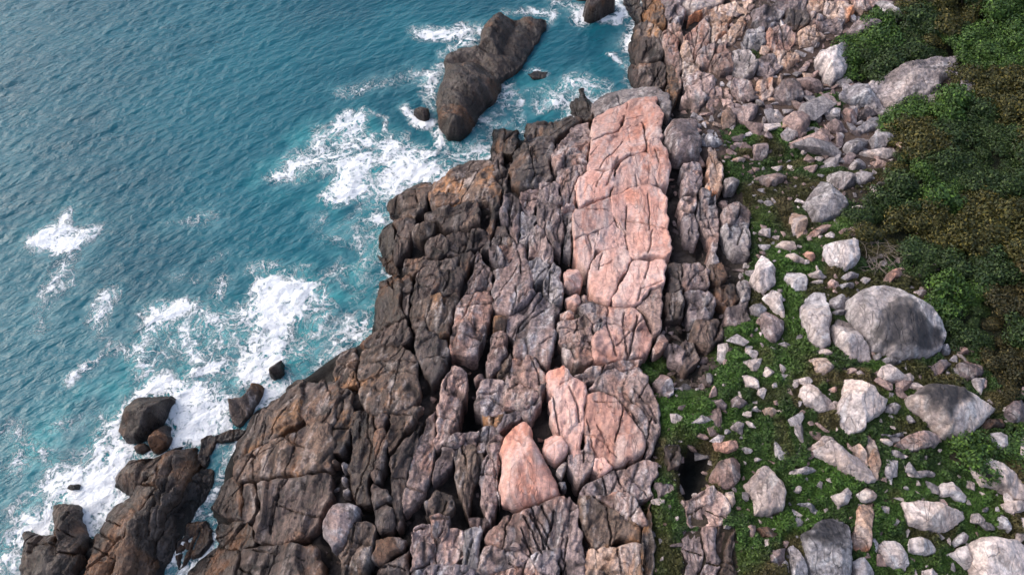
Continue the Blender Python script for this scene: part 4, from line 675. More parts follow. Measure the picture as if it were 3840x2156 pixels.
C = np.where(Z_shr[..., None], (0.02, 0.024, 0.012), C); C = np.where(Z_pit[..., None], (0.018, 0.022, 0.022), C)
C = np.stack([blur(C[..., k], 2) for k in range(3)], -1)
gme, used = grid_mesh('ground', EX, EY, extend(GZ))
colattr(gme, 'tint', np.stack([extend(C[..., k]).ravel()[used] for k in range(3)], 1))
m, n, bs = new_mat('ground soil and rock'); B = NB(n)
at = B.node('ShaderNodeAttribute', attribute_name='tint'); geo = B.node('ShaderNodeNewGeometry')
nz = B.noise(geo.outputs['Position'], 2.5, 6, 0.7)
col = B.mix(0.8, at.outputs['Color'], B.mix(B.ramp(nz, 0.3, 0.7), (0.35, 0.35, 0.35), (1.0, 1.0, 1.0)), 'MULTIPLY')
B.lk(col, bs.inputs['Base Color']); bs.inputs['Roughness'].default_value = 0.9; bs.inputs['Specular IOR Level'].default_value = 0.2
bp = B.node('ShaderNodeBump'); bp.inputs['Distance'].default_value = 0.25; B.lk(B.noise(geo.outputs['Position'], 3.5, 6, 0.7), bp.inputs['Height']); B.lk(bp.outputs[0], bs.inputs['Normal'])
gme.materials.append(m); tag(link('ground', gme), kind='structure')

# ------------------------------------------------------------------ the sea and its foam
SR = 0.11
sx = np.arange(-46, 13, SR); sy = np.arange(5, 60, SR)
sxe = np.concatenate([[-1500, -500, -200, -90, -60], sx, [20, 40, 90, 300, 1500]]); sye = np.concatenate([[-1500, -300, -60, -10], sy, [68, 80, 110, 200, 500, 1500]])
SX, SY = np.meshgrid(sxe, sye); SP = np.stack([SX.ravel(), SY.ravel()], 1)
fine = ((SX >= -46) & (SX <= 13) & (SY >= 5) & (SY <= 60)).ravel()
Ff = np.zeros(len(SP)); Tq = np.zeros(len(SP))
FO = [('D', .82, 25, '200,380 300,270 420,200 540,120 540,250 560,330 700,270 740,270 680,370 600,430 520,500 420,500 390,430 280,430'),
      ('D', .88, 40, '1930,800 2010,650 2250,640 2430,760 2450,850 2340,880 2300,960 2200,950 2130,1100 2150,1250 2060,1350 2030,1446 1800,1446 1830,1300 1930,1120 1960,1000 1920,900'),
      ('D', .34, 90, '1050,1250 1200,950 1900,900 2574,760 2574,1300 2200,1446 1000,1446'),
      ('G', 1.0, 45, '870,230 1000,100 1150,20 1300,-10 1500,0 1720,150 1740,330 1640,400 1540,430 1490,560 1400,490 1280,520 1250,300 1300,130 1180,90 1000,130 930,310 920,390 1000,470 1030,540 1150,560 1000,600 900,700 870,800 900,900 820,1000 720,1160 650,1150 630,950 450,960 450,1120 330,1150 200,1130 170,1050 320,900 320,750 350,650 480,600 620,580 680,480 700,380 800,300'),
      ('G', .7, 50, '-60,1150 190,1130 190,1500 -60,1500'), ('G', .30, 110, '0,900 300,600 500,300 800,150 1000,0 1000,-150 500,250 200,450 0,650'), ('G', .8, 30, '1980,-20 2230,0 2130,120 1990,180 1900,240 1930,120'),
      ('E', .62, 50, '0,950 80,830 180,700 320,640 280,560 290,400 330,250 440,210 360,60 250,150 150,200 60,280 60,400 120,520 150,680 60,830'), ('E', .62, 60, '0,950 250,850 240,1080 120,1160 0,1200'), ('E', 1.0, 20, '130,240 200,180 300,190 340,240 300,260 200,250'),
      ('B', .9, 40, '-60,1000 80,860 150,880 150,990 220,1060 130,1130 250,1160 260,1270 200,1350 200,1446 60,1500 -80,1560 -130,1480 -40,1380 -60,1250'), ('B', .86, 60, '270,1080 430,1070 460,1150 700,1190 950,1220 820,1320 700,1390 540,1390 400,1420 280,1446 230,1300'),
      ('B', .6, 40, '730,1080 950,1180 1120,1160 1150,1000 1050,1050 960,1100'), ('A', .58, 50, '1990,1340 2150,1270 2250,1100 2400,960 2574,1000 2574,1260 2500,1290 2300,1340 2100,1370'), ('D', .95, 20, '2500,20 2574,-20 2640,0 2600,100 2500,60'), ('B', .36, 100, '1250,600 1450,800 1700,880 1850,760 1900,640 1700,600 1500,700')]
FS = [('D', .48, 55, '540,500 470,650 380,780 310,900 300,1050'), ('D', .55, 40, '780,800 740,960 740,1080 860,1160 980,1230'), ('D', .55, 32, '860,1160 650,1310 530,1420'), ('D', .32, 35, '1700,490 1560,530'), ('D', .33, 40, '1350,650 1530,660'), ('D', .42, 50, '1930,560 2060,560 2300,600'),
      ('D', .68, 55, '1930,920 1650,960 1380,900 1200,950 1110,1080 1050,1230 1060,1330'), ('D', .62, 35, '1380,1030 1420,1160 1480,1220'), ('D', .5, 60, '1500,1000 1700,1160 1700,1300 1480,1330'), ('D', .7, 18, '2450,820 2574,870'), ('D', .7, 18, '2350,970 2450,975 2574,960'), ('D', .6, 30, '2340,900 2480,920 2440,1010'), ('D', .5, 40, '1700,700 1640,880'), ('D', .4, 40, '2400,650 2550,620'),
      ('D', .42, 60, '2430,250 2574,380'), ('D', .3, 60, '1300,250 1600,220'), ('G', .55, 36, '1850,380 1740,520 1660,650 1600,850 1540,930 1640,1080 1620,1200 1480,1330 1350,1420'), ('G', .5, 30, '0,1050 100,950 300,800'), ('G', .5, 40, '250,470 350,560 330,700'), ('G', .42, 50, '30,370 180,360 200,480 100,700'), ('G', .42, 50, '450,330 620,330 750,250'),
      ('B', .68, 55, '1060,210 830,270 560,250'), ('B', .72, 40, '1000,320 760,410'), ('B', .6, 45, '770,480 690,560 680,700 700,800'), ('B', .85, 32, '500,850 560,920 720,950 740,1080'), ('B', .46, 60, '1240,590 1220,800 1050,960'), ('B', .6, 50, '1100,920 1300,920 1380,1000 1390,1060'), ('B', .62, 26, '1330,780 1370,950'), ('B', .5, 55, '1480,830 1650,720 1760,620 1960,640'), ('B', .66, 45, '1560,780 1780,720'),
      ('B', .6, 22, '1760,620 1880,720 1930,770'), ('B', .66, 24, '2040,420 2160,520'), ('B', .5, 26, '2170,520 2150,620 2190,690'), ('B', .62, 55, '1640,0 1800,60 1830,150'), ('B', .8, 36, '2070,-30 2110,100 2050,170 1960,150'), ('B', .6, 36, '1250,100 1600,90 1570,170'), ('B', .62, 24, '1400,540 1480,530 1560,560'), ('B', .36, 60, '20,700 300,650 560,560'), ('B', .55, 16, '180,820 320,900 300,990'), ('E', .45, 40, '0,250 150,120 330,20'), ('E', .4, 50, '0,520 60,700')]
fp = SP[fine]; f = np.zeros(len(fp)); tq = np.zeros(len(fp))
wx = 0.5 * fbm(fp[:, 0] * 0.5, fp[:, 1] * 0.5, 3, 61); wy = 0.5 * fbm(fp[:, 0] * 0.5 + 40, fp[:, 1] * 0.5, 3, 62)
fw = fp + np.stack([wx, wy], 1)
mpp = 0.0081
for t, v, soft, s in FO:
    w_ = at_z(P(t, s), 0.0); sf = soft * mpp; bx = ((fw > w_.min(0) - 4) & (fw < w_.max(0) + 4)).all(1); fb = fw[bx]
    d = segdist(fb, w_); ins = inside(fb, w_)
    q = np.where(ins, .62 + .38 * np.clip(d / (sf * 2.5), 0, 1), .62 * np.clip(1 - d / (sf * 3.6), 0, 1) ** 1.3); f[bx] = np.maximum(f[bx], v * q)
    tq[bx] = np.maximum(tq[bx], (.3 if s.startswith('200,380') else .9) * np.where(ins, 1, np.clip(1 - d / 2.2, 0, 1) ** 1.5))
for t, v, r, s in FS:
    w_ = at_z(P(t, s), 0.0); rr = r * mpp * 1.5; bx = ((fw > w_.min(0) - 4) & (fw < w_.max(0) + 4)).all(1); d = segdist(fw[bx], w_, False)
    f[bx] = np.maximum(f[bx], v * np.clip(1 - d / (rr * 2.2), 0, 1) ** 0.9); tq[bx] = np.maximum(tq[bx], 0.35 * v * np.clip(1 - d / (rr + 1.2), 0, 1))
sds = samp(SD, fp); near = np.exp(-(np.maximum(-sds, 0) / 0.8) ** 1.2) * (0.35 + 0.5 * vnoise(fp[:, 0] * 0.5, fp[:, 1] * 0.5, 33))
f = np.maximum(f, near * 0.8)
f = np.clip(f * (1.05 + 0.85 * fbm(fp[:, 0] * 0.45, fp[:, 1] * 0.45, 4, 35, .6)), 0, 1.1)
Ff[fine] = f; Tq[fine] = np.clip(tq, 0, 1)
# chop: many short waves running to the lower right, crests rising to the right
SZ = np.zeros(len(SP)); rw = np.random.default_rng(5)
crest = math.atan2(0.62, 1.0); tr = crest - math.pi / 2
for k in range(70):
    L = 0.55 * (4.5 / 0.55) ** (rw.random() ** 1.5); a = tr + rw.normal(0, 0.42); kk = 2 * math.pi / L
    amp = 0.0034 * L ** 0.7; ph = rw.random() * 6.283
    SZ += amp * np.sin(kk * (SP[:, 0] * math.cos(a) + SP[:, 1] * math.sin(a)) + ph)
SZ *= np.where(fine, 1, 0) * (0.75 + 0.5 * vnoise(SP[:, 0] * 0.12, SP[:, 1] * 0.12, 44))
lump = fbm(SP[:, 0] * 1.5, SP[:, 1] * 1.5, 4, 71)
SZ += np.clip(Ff - 0.45, 0, 1) * (0.12 + 0.28 * lump)
sme, used = grid_mesh('sea', SX, SY, SZ.reshape(SX.shape), keep=(samp(SD, np.stack([(SX[:-1, :-1] + SX[1:, 1:]).ravel() / 2, (SY[:-1, :-1] + SY[1:, 1:]).ravel() / 2], 1)) < 2.5))
colattr(sme, 'foam', np.stack([Ff, Tq, 0 * Ff], 1)[used])
m, n, bs = new_mat('sea water'); B = NB(n)
at = B.node('ShaderNodeAttribute', attribute_name='foam'); sp = B.node('ShaderNodeSeparateColor'); B.lk(at.outputs['Color'], sp.inputs[0])
Fo, Tu = sp.outputs[0], sp.outputs[1]
pos = B.node('ShaderNodeNewGeometry').outputs['Position']
dn = B.node('ShaderNodeTexNoise'); B.lk(pos, dn.inputs['Vector']); dn.inputs['Scale'].default_value = 0.45; dn.inputs['Detail'].default_value = 5; dn.inputs['Roughness'].default_value = 0.6
sb = B.node('ShaderNodeVectorMath', operation='SUBTRACT'); B.lk(dn.outputs['Color'], sb.inputs[0]); sb.inputs[1].default_value = (0.5, 0.5, 0.5)
dv = B.node('ShaderNodeVectorMath', operation='SCALE'); B.lk(sb.outputs[0], dv.inputs[0]); dv.inputs['Scale'].default_value = 4.0
wv = B.node('ShaderNodeVectorMath', operation='ADD'); B.lk(pos, wv.inputs[0]); B.lk(dv.outputs[0], wv.inputs[1])
flat = B.mapping(wv.outputs[0], (1, 1, 0))
def web(scale):
    vo = B.node('ShaderNodeTexVoronoi', feature='DISTANCE_TO_EDGE'); B.lk(flat, vo.inputs['Vector']); vo.inputs['Scale'].default_value = scale
    return vo.outputs['Distance']
grain = B.math('MULTIPLY', B.math('SUBTRACT', B.noise(pos, 3.5, 6, 0.75), 0.5), 0.5)
def lace(dist, k, soft):
    thr = B.math('MULTIPLY', B.math('POWER', Fo, 1.25), k)
    x = B.math('SUBTRACT', B.math('ADD', thr, B.math('MULTIPLY', grain, B.math('MULTIPLY', Fo, 1.1))), dist)
    return B.ramp(x, 0.0, soft)
foam = B.math('MAXIMUM', lace(web(0.6), 0.175, 0.07), B.math('MAXIMUM', lace(web(1.5), 0.25, 0.12), B.math('MULTIPLY', lace(web(3.4), 0.34, 0.24), 0.78)))
foam = B.math('MULTIPLY', foam, B.ramp(Fo, 0.12, 0.34))
big = B.noise(B.mapping(pos, (1, 1, 0)), 0.08, 3, 0.5)
deep = B.mix(B.ramp(big, 0.35, 0.65), (0.004, 0.070, 0.098), (0.007, 0.100, 0.131))
turq = B.mix(B.math('MULTIPLY', Tu, B.ramp(B.noise(pos, 0.45, 4, 0.6), 0.35, 0.65, 0.05, 0.8)), deep, (0.03, 0.25, 0.26))
veil = B.math('MULTIPLY', B.math('MULTIPLY', Fo, 0.75), B.ramp(B.noise(flat, 0.8, 4, 0.6), 0.4, 0.7))
turq = B.mix(veil, turq, (0.30, 0.56, 0.57))
col = B.mix(foam, turq, (0.80, 0.80, 0.80))
B.lk(col, bs.inputs['Base Color']); bs.inputs['IOR'].default_value = 1.333; bs.inputs['Specular IOR Level'].default_value = 0.58
B.lk(B.ramp(foam, 0, 1, 0.09, 0.8, False), bs.inputs['Roughness'])
rp = B.mapping(pos, (1, 1, 0), (0, 0, -crest))
rp2 = B.mapping(rp, (0.42, 1, 1))
h = B.math('ADD', B.math('MULTIPLY', B.noise(rp2, 2.6, 3, 0.55, 0.3), 0.14), B.math('MULTIPLY', B.noise(rp2, 5.5, 3, 0.6, 0.2), 0.04))
h = B.math('ADD', h, B.math('MULTIPLY', foam, B.math('MULTIPLY', B.noise(pos, 3, 5, 0.7), 0.16)))
bp = B.node('ShaderNodeBump'); bp.inputs['Strength'].default_value = 1.0; bp.inputs['Distance'].default_value = 1.0; B.lk(h, bp.inputs['Height']); B.lk(bp.outputs[0], bs.inputs['Normal'])
sme.materials.append(m); tag(link('sea', sme), kind='structure')

# ------------------------------------------------------------------ loose rubble stones
def stone_mesh(i):
    r = random.Random(900 + i); bm = bmesh.new()
    for k in range(11):
        v = Vector((r.gauss(0, 1), r.gauss(0, 1), r.gauss(0, 1))).normalized()
        v = Vector((v.x * r.uniform(.8, 1.25), v.y * r.uniform(.5, .85), v.z * r.uniform(.45, .75))); bm.verts.new(v)
    ret = bmesh.ops.convex_hull(bm, input=bm.verts[:])
    bmesh.ops.delete(bm, geom=[g for g in ret['geom_interior'] if isinstance(g, bmesh.types.BMVert)], context='VERTS')
    bmesh.ops.bevel(bm, geom=bm.edges[:], offset=0.035, segments=1, affect='EDGES')
    bmesh.ops.triangulate(bm, faces=bm.faces[:])
    me = bpy.data.meshes.new('stone'); bm.to_mesh(me); bm.free(); me.materials.append(SM['grey'])
    return me
STONES = [stone_mesh(i) for i in range(14)]
CEN = np.array([[c[0], c[1]] for c in CENTRES]); CM = [c[2] for c in CENTRES]
def scatter(zone, spacing, seed, tries):
    r = np.random.default_rng(seed); jj, ii = np.nonzero(zone); out = []; cell = {}
    pick = r.integers(0, len(ii), tries)
    xy = np.stack([gx[ii[pick]], gy[jj[pick]]], 1) + r.uniform(-.125, .125, (tries, 2))
    ok = ~foot(xy)
    for p in xy[ok]:
        k = (int(p[0] // spacing), int(p[1] // spacing)); bad = False
        for dx in (-1, 0, 1):
            for dy in (-1, 0, 1):
                for q in cell.get((k[0] + dx, k[1] + dy), ()):
                    if (p[0] - q[0]) ** 2 + (p[1] - q[1]) ** 2 < spacing * spacing: bad = True
        if not bad: cell.setdefault(k, []).append(p); out.append(p)
    return np.array(out) if out else np.zeros((0, 2))
def in_view(p):
    c, s = math.cos(_p), math.sin(_p); z = Hat(p) - CAM_H
    dep = p[:, 1] * c - z * s; up = p[:, 1] * s + z * c
    return (np.abs(p[:, 0] / dep) < _th * 1.06) & (np.abs(up / dep) < _th * PH / PW * 1.10)
def strew(parent_name, label, zone, spacing, rad, seed, tries, sink, mats=None, limit=300, cap=3000):
    pts = scatter(zone, spacing, seed, tries); pts = pts[in_view(pts)][:cap]
    if not len(pts): return
    root = bpy.data.objects.new(parent_name, None); COL.objects.link(root); tag(root, label, 'rubble')
    r = random.Random(seed); zs = samp(GZ, pts)
    rads = np.array([rad[0] + (rad[1] - rad[0]) * r.random() ** 2.8 for _ in pts])
    order = np.argsort(-rads)
    near = ((pts[:, None, :] - CEN[None]) ** 2).sum(2).argmin(1)
    rest = {}
    for n_, k in enumerate(order):
        R = rads[k]; mt = CM[near[k]]
        if foot(pts[k] + R * .9 * np.array([[1, 0], [-1, 0], [0, 1], [0, -1], [.7, .7], [-.7, .7], [.7, -.7], [-.7, -.7]])).any(): R = max(R * .45, .12)
        if mats and r.random() < 0.7: mt = r.choice(mats)
        elif mats and mt == 'orange': mt = 'pinkg'
        me = STONES[r.randrange(len(STONES))]
        T_ = (pts[k][0], pts[k][1], zs[k] + R * (0.35 - sink)); E_ = (r.uniform(-.35, .35), r.uniform(-.35, .35), r.uniform(0, 6.28)); S_ = (R * r.uniform(.85, 1.25), R, R * r.uniform(.8, 1.1))
        if n_ < limit:
            o = link('stone', me, root); o.location = T_; o.rotation_euler = E_; o.scale = S_
            o.material_slots[0].link = 'OBJECT'; o.material_slots[0].material = SM[mt]
        else: rest.setdefault(mt, []).append((me, T_, E_, S_))
    from mathutils import Matrix, Euler
    if rest:
        V, Fc, MI, keys = [], [], [], list(rest)
        for mi, mt in enumerate(keys):
            for me, T_, E_, S_ in rest[mt]:
                mx = Matrix.LocRotScale(Vector(T_), Euler(E_), Vector(S_)); b = len(V)
                V += [mx @ v.co for v in me.vertices]; Fc += [[b + i for i in p.vertices] for p in me.polygons]; MI += [mi] * len(me.polygons)
        me = bpy.data.meshes.new('small_stones'); me.from_pydata([tuple(v) for v in V], [], Fc)
        for mt in keys: me.materials.append(SM[mt])
        me.polygons.foreach_set('material_index', MI); me.update()
        o = link('small_stones', me, root); o['kind'] = 'stuff'
upper = Z_rub & ~Z_shr & (MX < 99)
strew('rubble_slope', 'slope of grey and pinkish broken stones in the upper right', upper, 0.5, (0.25, 1.6), 41, 30000, 0.15, ['purp', 'grey', 'pinkg', 'pinkg', 'grey', 'purp', 'mott', 'orange'])
strew('rubble_slope', 'strip of dark broken stones right of the long pink slab', Z_dark, 0.34, (0.18, 0.75), 42, 16000, 0.1, ['purp', 'darkg', 'grey', 'darkg'])
strew('rubble_slope', 'small stones scattered in the green and olive ground cover', Z_sl & ~Z_shr & ~Z_rub & ~Z_dark & ~Z_pit, 0.47, (0.16, 0.9), 43, 20000, 0.08, ['pale', 'grey', 'pinkg', 'pale'], limit=300)
wetz = bed & (SD < 9)
strew('rubble_slope', 'stones lodged in the cracks of the dark shore rocks', bed & (SD < 7) & (SD > .6) & ~Z_pit, 0.6, (0.25, 0.6), 44, 9000, 0.2)
strew('rubble_slope', 'stones lodged in the cracks of the pink and grey bedrock', bed & (SD >= 7) & ~Z_pit, 0.55, (0.22, 0.6), 45, 12000, 0.2)

# ------------------------------------------------------------------ leaf material and ground cover
def leaf_mat(name):
    m, n, bs = new_mat(name); B = NB(n)
    at = B.node('ShaderNodeAttribute', attribute_name='leaf'); B.lk(at.outputs['Color'], bs.inputs['Base Color'])
    bs.inputs['Roughness'].default_value = 0.6; bs.inputs['Specular IOR Level'].default_value = 0.3
    return m
def leaves(name, c, nrm, size, rgb, r):
    """one small two-triangle leaf at each centre"""
    N = len(c)
    a = np.cross(nrm, r.normal(size=(N, 3))); a /= np.linalg.norm(a, axis=1)[:, None] + 1e-9; b = np.cross(nrm, a)
    s = size[:, None]
    co = np.stack([c - a * s, c - b * s * .5 + nrm * s * .12, c + a * s, c + b * s * .5 + nrm * s * .12], 1).reshape(-1, 3)
    me = bpy.data.meshes.new(name); me.vertices.add(4 * N); me.vertices.foreach_set('co', co.ravel())
    i = np.arange(N)[:, None] * 4; tri = np.concatenate([i + [0, 1, 2], i + [0, 2, 3]], 1).ravel().astype(np.int32)
    me.loops.add(6 * N); me.loops.foreach_set('vertex_index', tri); me.polygons.add(2 * N)
    me.polygons.foreach_set('loop_start', np.arange(0, 6 * N, 3, dtype=np.int32)); me.polygons.foreach_set('loop_total', np.full(2 * N, 3, np.int32))
    me.update(calc_edges=True)
    colattr(me, 'leaf', np.repeat(rgb, 4, 0))
    return me
LM = leaf_mat('leaves')
r = np.random.default_rng(77)
# where it grows: bright moss patches, duller cover elsewhere (tile, x, y, rx, ry, brightness)
patches = [('C', 450, 1040, 90, 70, .8), ('C', 850, 1020, 130, 90, 1), ('C', 1090, 780, 50, 40, .9), ('C', 560, 430, 50, 40, .3), ('C', 1490, 120, 70, 50, .5), ('C', 380, 1290, 70, 70, .4), ('C', 850, 1240, 150, 60, .35), ('C', 990, 1290, 90, 50, .35), ('F', 580, 210, 60, 90, .6),
           ('F', 740, 520, 60, 120, 1), ('F', 940, 570, 80, 50, 1), ('F', 740, 700, 40, 120, 1), ('F', 800, 830, 60, 120, 1), ('F', 840, 960, 50, 100, 1), ('F', 510, 1080, 130, 90, 1), ('F', 380, 1200, 110, 90, .9), ('F', 900, 1120, 130, 120, .7), ('F', 1180, 260, 110, 70, .8), ('F', 1000, 390, 90, 60, .7), ('F', 1470, 1310, 50, 40, 1), ('F', 700, 1350, 200, 100, .6), ('F', 330, 1400, 80, 60, .8),
           ('I', 130, 230, 140, 130, 1), ('I', 60, 330, 90, 90, .6), ('I', 330, 260, 60, 100, .8), ('I', 620, 380, 250, 150, .4), ('I', 1050, 740, 230, 120, 1), ('I', 1000, 820, 150, 80, .9), ('I', 900, 1020, 130, 80, 1), ('I', 700, 1060, 80, 60, 1), ('I', 480, 850, 60, 120, .8), ('I', 1580, 950, 130, 90, .8), ('I', 1800, 760, 150, 60, .8), ('I', 2250, 900, 150, 150, .9), ('I', 2250, 1020, 120, 80, .9), ('I', 1450, 1250, 60, 200, .8), ('I', 1850, 1330, 200, 60, .8), ('I', 1750, 1420, 120, 60, .8), ('I', 2150, 530, 150, 80, .9), ('I', 1650, 130, 150, 100, .7), ('I', 450, 1250, 100, 150, .6), ('H', 2450, 200, 60, 150, 1), ('H', 2440, 950, 60, 150, .5), ('I', 620, 620, 120, 120, .5), ('E', 2380, 1260, 90, 90, .6)]
bz = Z_sl & ~Z_shr & ~Z_rub
bright = np.zeros(MX.shape)
for t, x, y, rx, ry, b in patches:
    a_ = np.linspace(0, 6.2832, 13)[:-1]
    pl = hit(np.array([[TO[t][0] + (x + rx * math.cos(q)) / TS, TO[t][1] + (y + ry * math.sin(q)) / TS] for q in a_]))
    c0 = pl.mean(0); bx = ((GP > pl.min(0) - 1) & (GP < pl.max(0) + 1)).all(1); d = segdist(GP[bx], pl); q = np.zeros(len(GP)); q[bx] = np.where(inside(GP[bx], pl), 1, np.clip(1 - d / 0.7, 0, 1))
    bright = np.maximum(bright, b * q.reshape(MX.shape))
lowY = sstep(30, 22, MY)                                    # greener towards the camera, drier and browner uphill
base_d = np.where(bz, 0.75 + 0.25 * lowY, 0) * sstep(0.16, 0.42, n1 + 0.25 * lowY)
dens = np.maximum(base_d, np.where(land & ~Z_shr, bright, 0))
dens = dens * np.where(Z_pit, 0, 1)
N = 620000
lo = (dens > 0.02); jj, ii = np.nonzero(lo); pk = r.integers(0, len(ii), N)
xy = np.stack([gx[ii[pk]], gy[jj[pk]]], 1) + r.uniform(-.125, .125, (N, 2))
dd = samp(dens, xy); tuft = vnoise(xy[:, 0] * 1.1, xy[:, 1] * 1.1, 131) * 0.6 + vnoise(xy[:, 0] * 3.1, xy[:, 1] * 3.1, 132) * 0.4
keep = (r.random(N) < np.clip(dd * 1.3 * sstep(0.22, 0.6, tuft + 0.25 * dd), 0, 1)) & ~foot(xy) & in_view(xy)
xy = xy[keep]; dd = dd[keep]; tuft = tuft[keep]; N = len(xy)
hgt = sstep(0.35, 0.75, tuft) * (0.08 + 0.26 * dd)
z = samp(GZ, xy) + hgt * r.random(N) ** 0.6 + 0.01
nrm = np.stack([r.normal(0, .8, N), r.normal(0, .8, N), np.ones(N)], 1); nrm /= np.linalg.norm(nrm, axis=1)[:, None]
bb = np.clip(samp(bright, xy) + 0.25 * (tuft - 0.5), 0, 1); olive = vnoise(xy[:, 0] * 0.5, xy[:, 1] * 0.5, 140)
rgb = lerp3((0.055, 0.054, 0.016), (0.036, 0.068, 0.015), sstep(0.3, 0.55, olive)); rgb = lerp3(rgb, np.array((0.095, 0.070, 0.028)), 0.8 * sstep(0.62, 0.8, vnoise(xy[:, 0] * 0.9, xy[:, 1] * 0.9, 141)))
rgb = lerp3(rgb, np.array((0.062, 0.130, 0.020)), np.clip(bb * 1.1 - .2, 0, .9)) * r.uniform(0.3, 1.4, (N, 1))
gc = leaves('ground_cover', np.concatenate([xy, z[:, None]], 1), nrm, r.uniform(.05, .1, N), rgb, r); gc.materials.append(LM)
tag(link('ground_cover', gc), 'low bright green and olive plants carpeting the ground between boulders', 'ground cover', kind='stuff')
print('ground cover leaves', N)

# ------------------------------------------------------------------ shrubs of the thicket
def shrub_mesh(i):
    r = np.random.default_rng(300 + i); cs = []; ns = []
    K = 9
    for k in range(K):
        a = r.uniform(0, 6.283); q = r.uniform(0, .62) if k else 0
        c = np.array([q * math.cos(a), q * math.sin(a), r.uniform(.35, .75) * (1 - 0.4 * q)]); R = r.uniform(.28, .48)
        m_ = 240
        d = r.normal(size=(m_, 3)); d[:, 2] = np.abs(d[:, 2]) * 0.9 - 0.2; d /= np.linalg.norm(d, axis=1)[:, None]
        cs.append(c + d * R * r.uniform(.55, 1.08, (m_, 1)) * np.array([1, 1, .8])); ns.append(d + r.normal(0, .45, (m_, 3)))
    c = np.concatenate(cs); n_ = np.concatenate(ns); n_ /= np.linalg.norm(n_, axis=1)[:, None]; N = len(c)
    return c, n_, N
HUES = {'green': ((0.026, 0.056, 0.012), (0.085, 0.150, 0.022)), 'dark': ((0.016, 0.032, 0.009), (0.052, 0.080, 0.017)), 'olive': ((0.026, 0.029, 0.008), (0.115, 0.092, 0.018)), 'brown': ((0.024, 0.024, 0.009), (0.085, 0.062, 0.018))}
CROWN = {}
for hue, (ca, cb) in HUES.items():
    for i in range(4):
        c, n_, N = shrub_mesh(i); rr_ = np.random.default_rng(i * 7 + len(hue))
        me = leaves('crown', c, n_, rr_.uniform(.03, .072, N), lerp3(ca, cb, rr_.random(N) ** 2.6) * rr_.uniform(.6, 1.6, (N, 1)), rr_); me.materials.append(LM); CROWN[hue, i] = me
bark, n, bs = new_mat('twig bark'); B = NB(n); geo = B.node('ShaderNodeNewGeometry')
B.lk(B.mix(B.noise(geo.outputs['Position'], 6, 4), (0.10, 0.075, 0.055), (0.22, 0.18, 0.15)), bs.inputs['Base Color']); bs.inputs['Roughness'].default_value = 0.9
def twig_mesh(name, n_, spread, L, w0, seed, flat=False):
    rg = random.Random(seed); V = []; Fc = []
    for k in range(n_):
        a = rg.uniform(0, 6.283); p = Vector((0, 0, 0)) if not flat else Vector((rg.gauss(0, .5), rg.gauss(0, .35), .1)); d = Vector((math.cos(a) * spread, math.sin(a) * spread, 1 if not flat else rg.uniform(.0, .3))).normalized(); wd = w0
        for s in range(4):
            q = p + d * L / 4; s1 = d.cross(Vector((.3, .2, 1)) if flat else Vector((1, .1, .2))).normalized(); s2 = d.cross(s1)
            b = len(V)
            for pt, ww in ((p, wd), (q, wd * .7)):
                V += [tuple(pt + s1 * ww), tuple(pt + s2 * ww), tuple(pt - s1 * ww), tuple(pt - s2 * ww)]
            Fc += [[b + i, b + (i + 1) % 4, b + 4 + (i + 1) % 4, b + 4 + i] for i in range(4)]
            p = q; wd *= .7; d = (d + Vector((rg.gauss(0, .25), rg.gauss(0, .25), rg.gauss(0, .12)))).normalized()
    me = bpy.data.meshes.new(name); me.from_pydata(V, [], Fc); me.materials.append(bark); me.update(); return me
STEMS = [twig_mesh('stem', 6, .6, .75, .035, 70 + i) for i in range(3)]
spts = scatter(Z_shr & land, 0.82, 51, 20000); spts = spts[in_view(spts)]
glow = [hit(P('C', q)).mean(0) for q in ('2150,0 2574,0 2574,400 2200,400', '2000,0 2300,0 2300,300 2000,250')]
hue_at = []
oliv = [hit(P('C', '1650,980 2050,980 2050,1200 1650,1200')).mean(0), hit(P('F', '1400,200 2000,180 1900,420')).mean(0), hit(P('F', '2000,150 2500,150 2500,500 2100,500')).mean(0), hit(P('C', '1850,50 2000,20 2050,250 1800,300')).mean(0), hit(P('C', '2300,700 2574,800 2500,1000')).mean(0)]
brwn = [hit(P('F', '2200,700 2574,700 2574,1200')).mean(0), hit(P('F', '2300,1250 2574,1250 2450,1430')).mean(0)]
grn = [hit(P('C', '2350,50 2574,50 2574,350 2300,350')).mean(0), hit(P('C', '2200,250 2400,250 2300,450')).mean(0), hit(P('F', '1850,60 2000,20 1900,100')).mean(0), hit(P('F', '1950,780 2150,700 2200,900 2000,900')).mean(0), hit(P('C', '1300,350 1450,350 1400,500')).mean(0), hit(P('C', '1850,870 2100,870')).mean(0), hit(P('I', '2100,540 2200,560')).mean(0), hit(P('I', '2520,400 2560,420')).mean(0)]
drk = [hit(P('C', '1350,450 1500,500')).mean(0), hit(P('C', '1750,1250 2200,1250')).mean(0), hit(P('F', '1450,60 1650,120')).mean(0), hit(P('F', '1720,500 1900,500 1900,700')).mean(0), hit(P('F', '2050,950 2250,1100')).mean(0), hit(P('C', '1800,130 1950,250')).mean(0), hit(P('C', '2100,1000 2300,1200')).mean(0), hit(P('F', '2100,600 2200,700')).mean(0)]
seeds = [(p, 'olive') for p in oliv] + [(p, 'brown') for p in brwn] + [(p, 'green') for p in grn] + [(p, 'dark') for p in drk]
SL = {'green': 'leafy bright green shrub', 'dark': 'deep dark green shrub', 'olive': 'yellowish olive shrub with golden tips', 'brown': 'brownish green low shrub'}
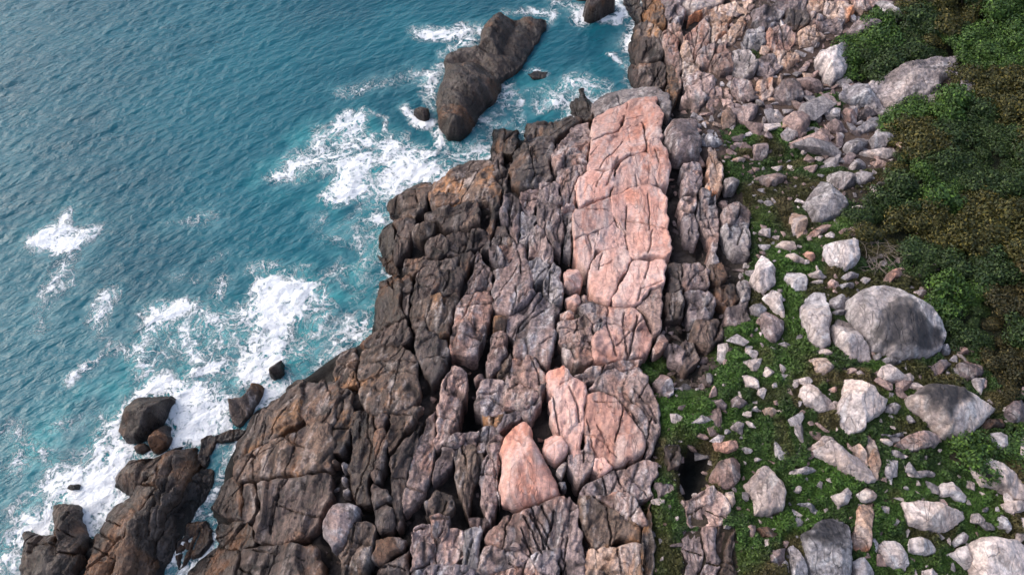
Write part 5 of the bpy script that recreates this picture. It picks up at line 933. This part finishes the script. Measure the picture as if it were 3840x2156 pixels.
MARKS = [(hit(P(t, q))[0], ph) for t, q, ph in (('C', '1900,60', 'at the top edge of the picture'), ('C', '2500,60', 'in the top right corner'), ('C', '1380,420', 'beside the big angular pinkish boulder near the top'), ('C', '1800,400', 'along the upper side of the long grey slab'), ('C', '2450,500', 'beyond the far end of the long grey slab'), ('C', '1950,860', 'below the long grey slab'), ('C', '1800,1100', 'bordering the grey rubble cluster'), ('C', '2450,1050', 'at the right edge above the middle of the picture'),
         ('F', '1500,200', 'right of the dark pyramid boulder'), ('F', '2400,250', 'at the right edge near mid height'), ('F', '1750,550', 'above the largest rounded boulder'), ('F', '2080,950', 'right of the largest rounded boulder'), ('F', '2450,800', 'at the right edge level with the largest boulder'), ('F', '2400,1350', 'above the kite shaped boulder by the right edge'), ('I', '2120,560', 'below the tip of the kite shaped boulder'), ('I', '2520,420', 'beside the speckled boulder at the right edge'))]
rs = random.Random(9)
for k, p in enumerate(spts):
    dist = [(np.hypot(*(p - q)) * rs.uniform(.6, 1.4), h) for q, h in seeds]; hue = min(dist)[1]
    root = bpy.data.objects.new('shrub', None); COL.objects.link(root); mk = min(MARKS, key=lambda m_: np.hypot(*(p - m_[0])))[1]; tag(root, SL[hue] + ' ' + mk, 'shrub', SL[hue].replace('shrub', 'shrubs') + ' ' + mk)
    s = rs.uniform(.7, 2.0); root.location = (p[0], p[1], float(samp(GZ, p[None])[0]) - 0.15); root.rotation_euler.z = rs.uniform(0, 6.28); root.scale = (s, s, s * rs.uniform(.5, 1.0))
    link('crown', CROWN[hue, rs.randrange(4)], root); link('stem', STEMS[rs.randrange(3)], root)
print('shrubs', len(spts))
for t, x, y, lab, sd in (('F', 1480, 470, 'tangle of dry bare branches right of the pale rounded boulder', 5), ('F', 1420, 560, 'dry brown twigs lying below the pale rounded boulder', 8)):
    q = hit(np.array([[TO[t][0] + x / TS, TO[t][1] + y / TS]]))[0]
    o = tag(link('dry_branches', twig_mesh('dry_branches', 26, 1.0, 1.5, .028, sd, True)), lab, 'dry branches'); o.location = (q[0], q[1], float(samp(GZ, q[None])[0]) + .1)
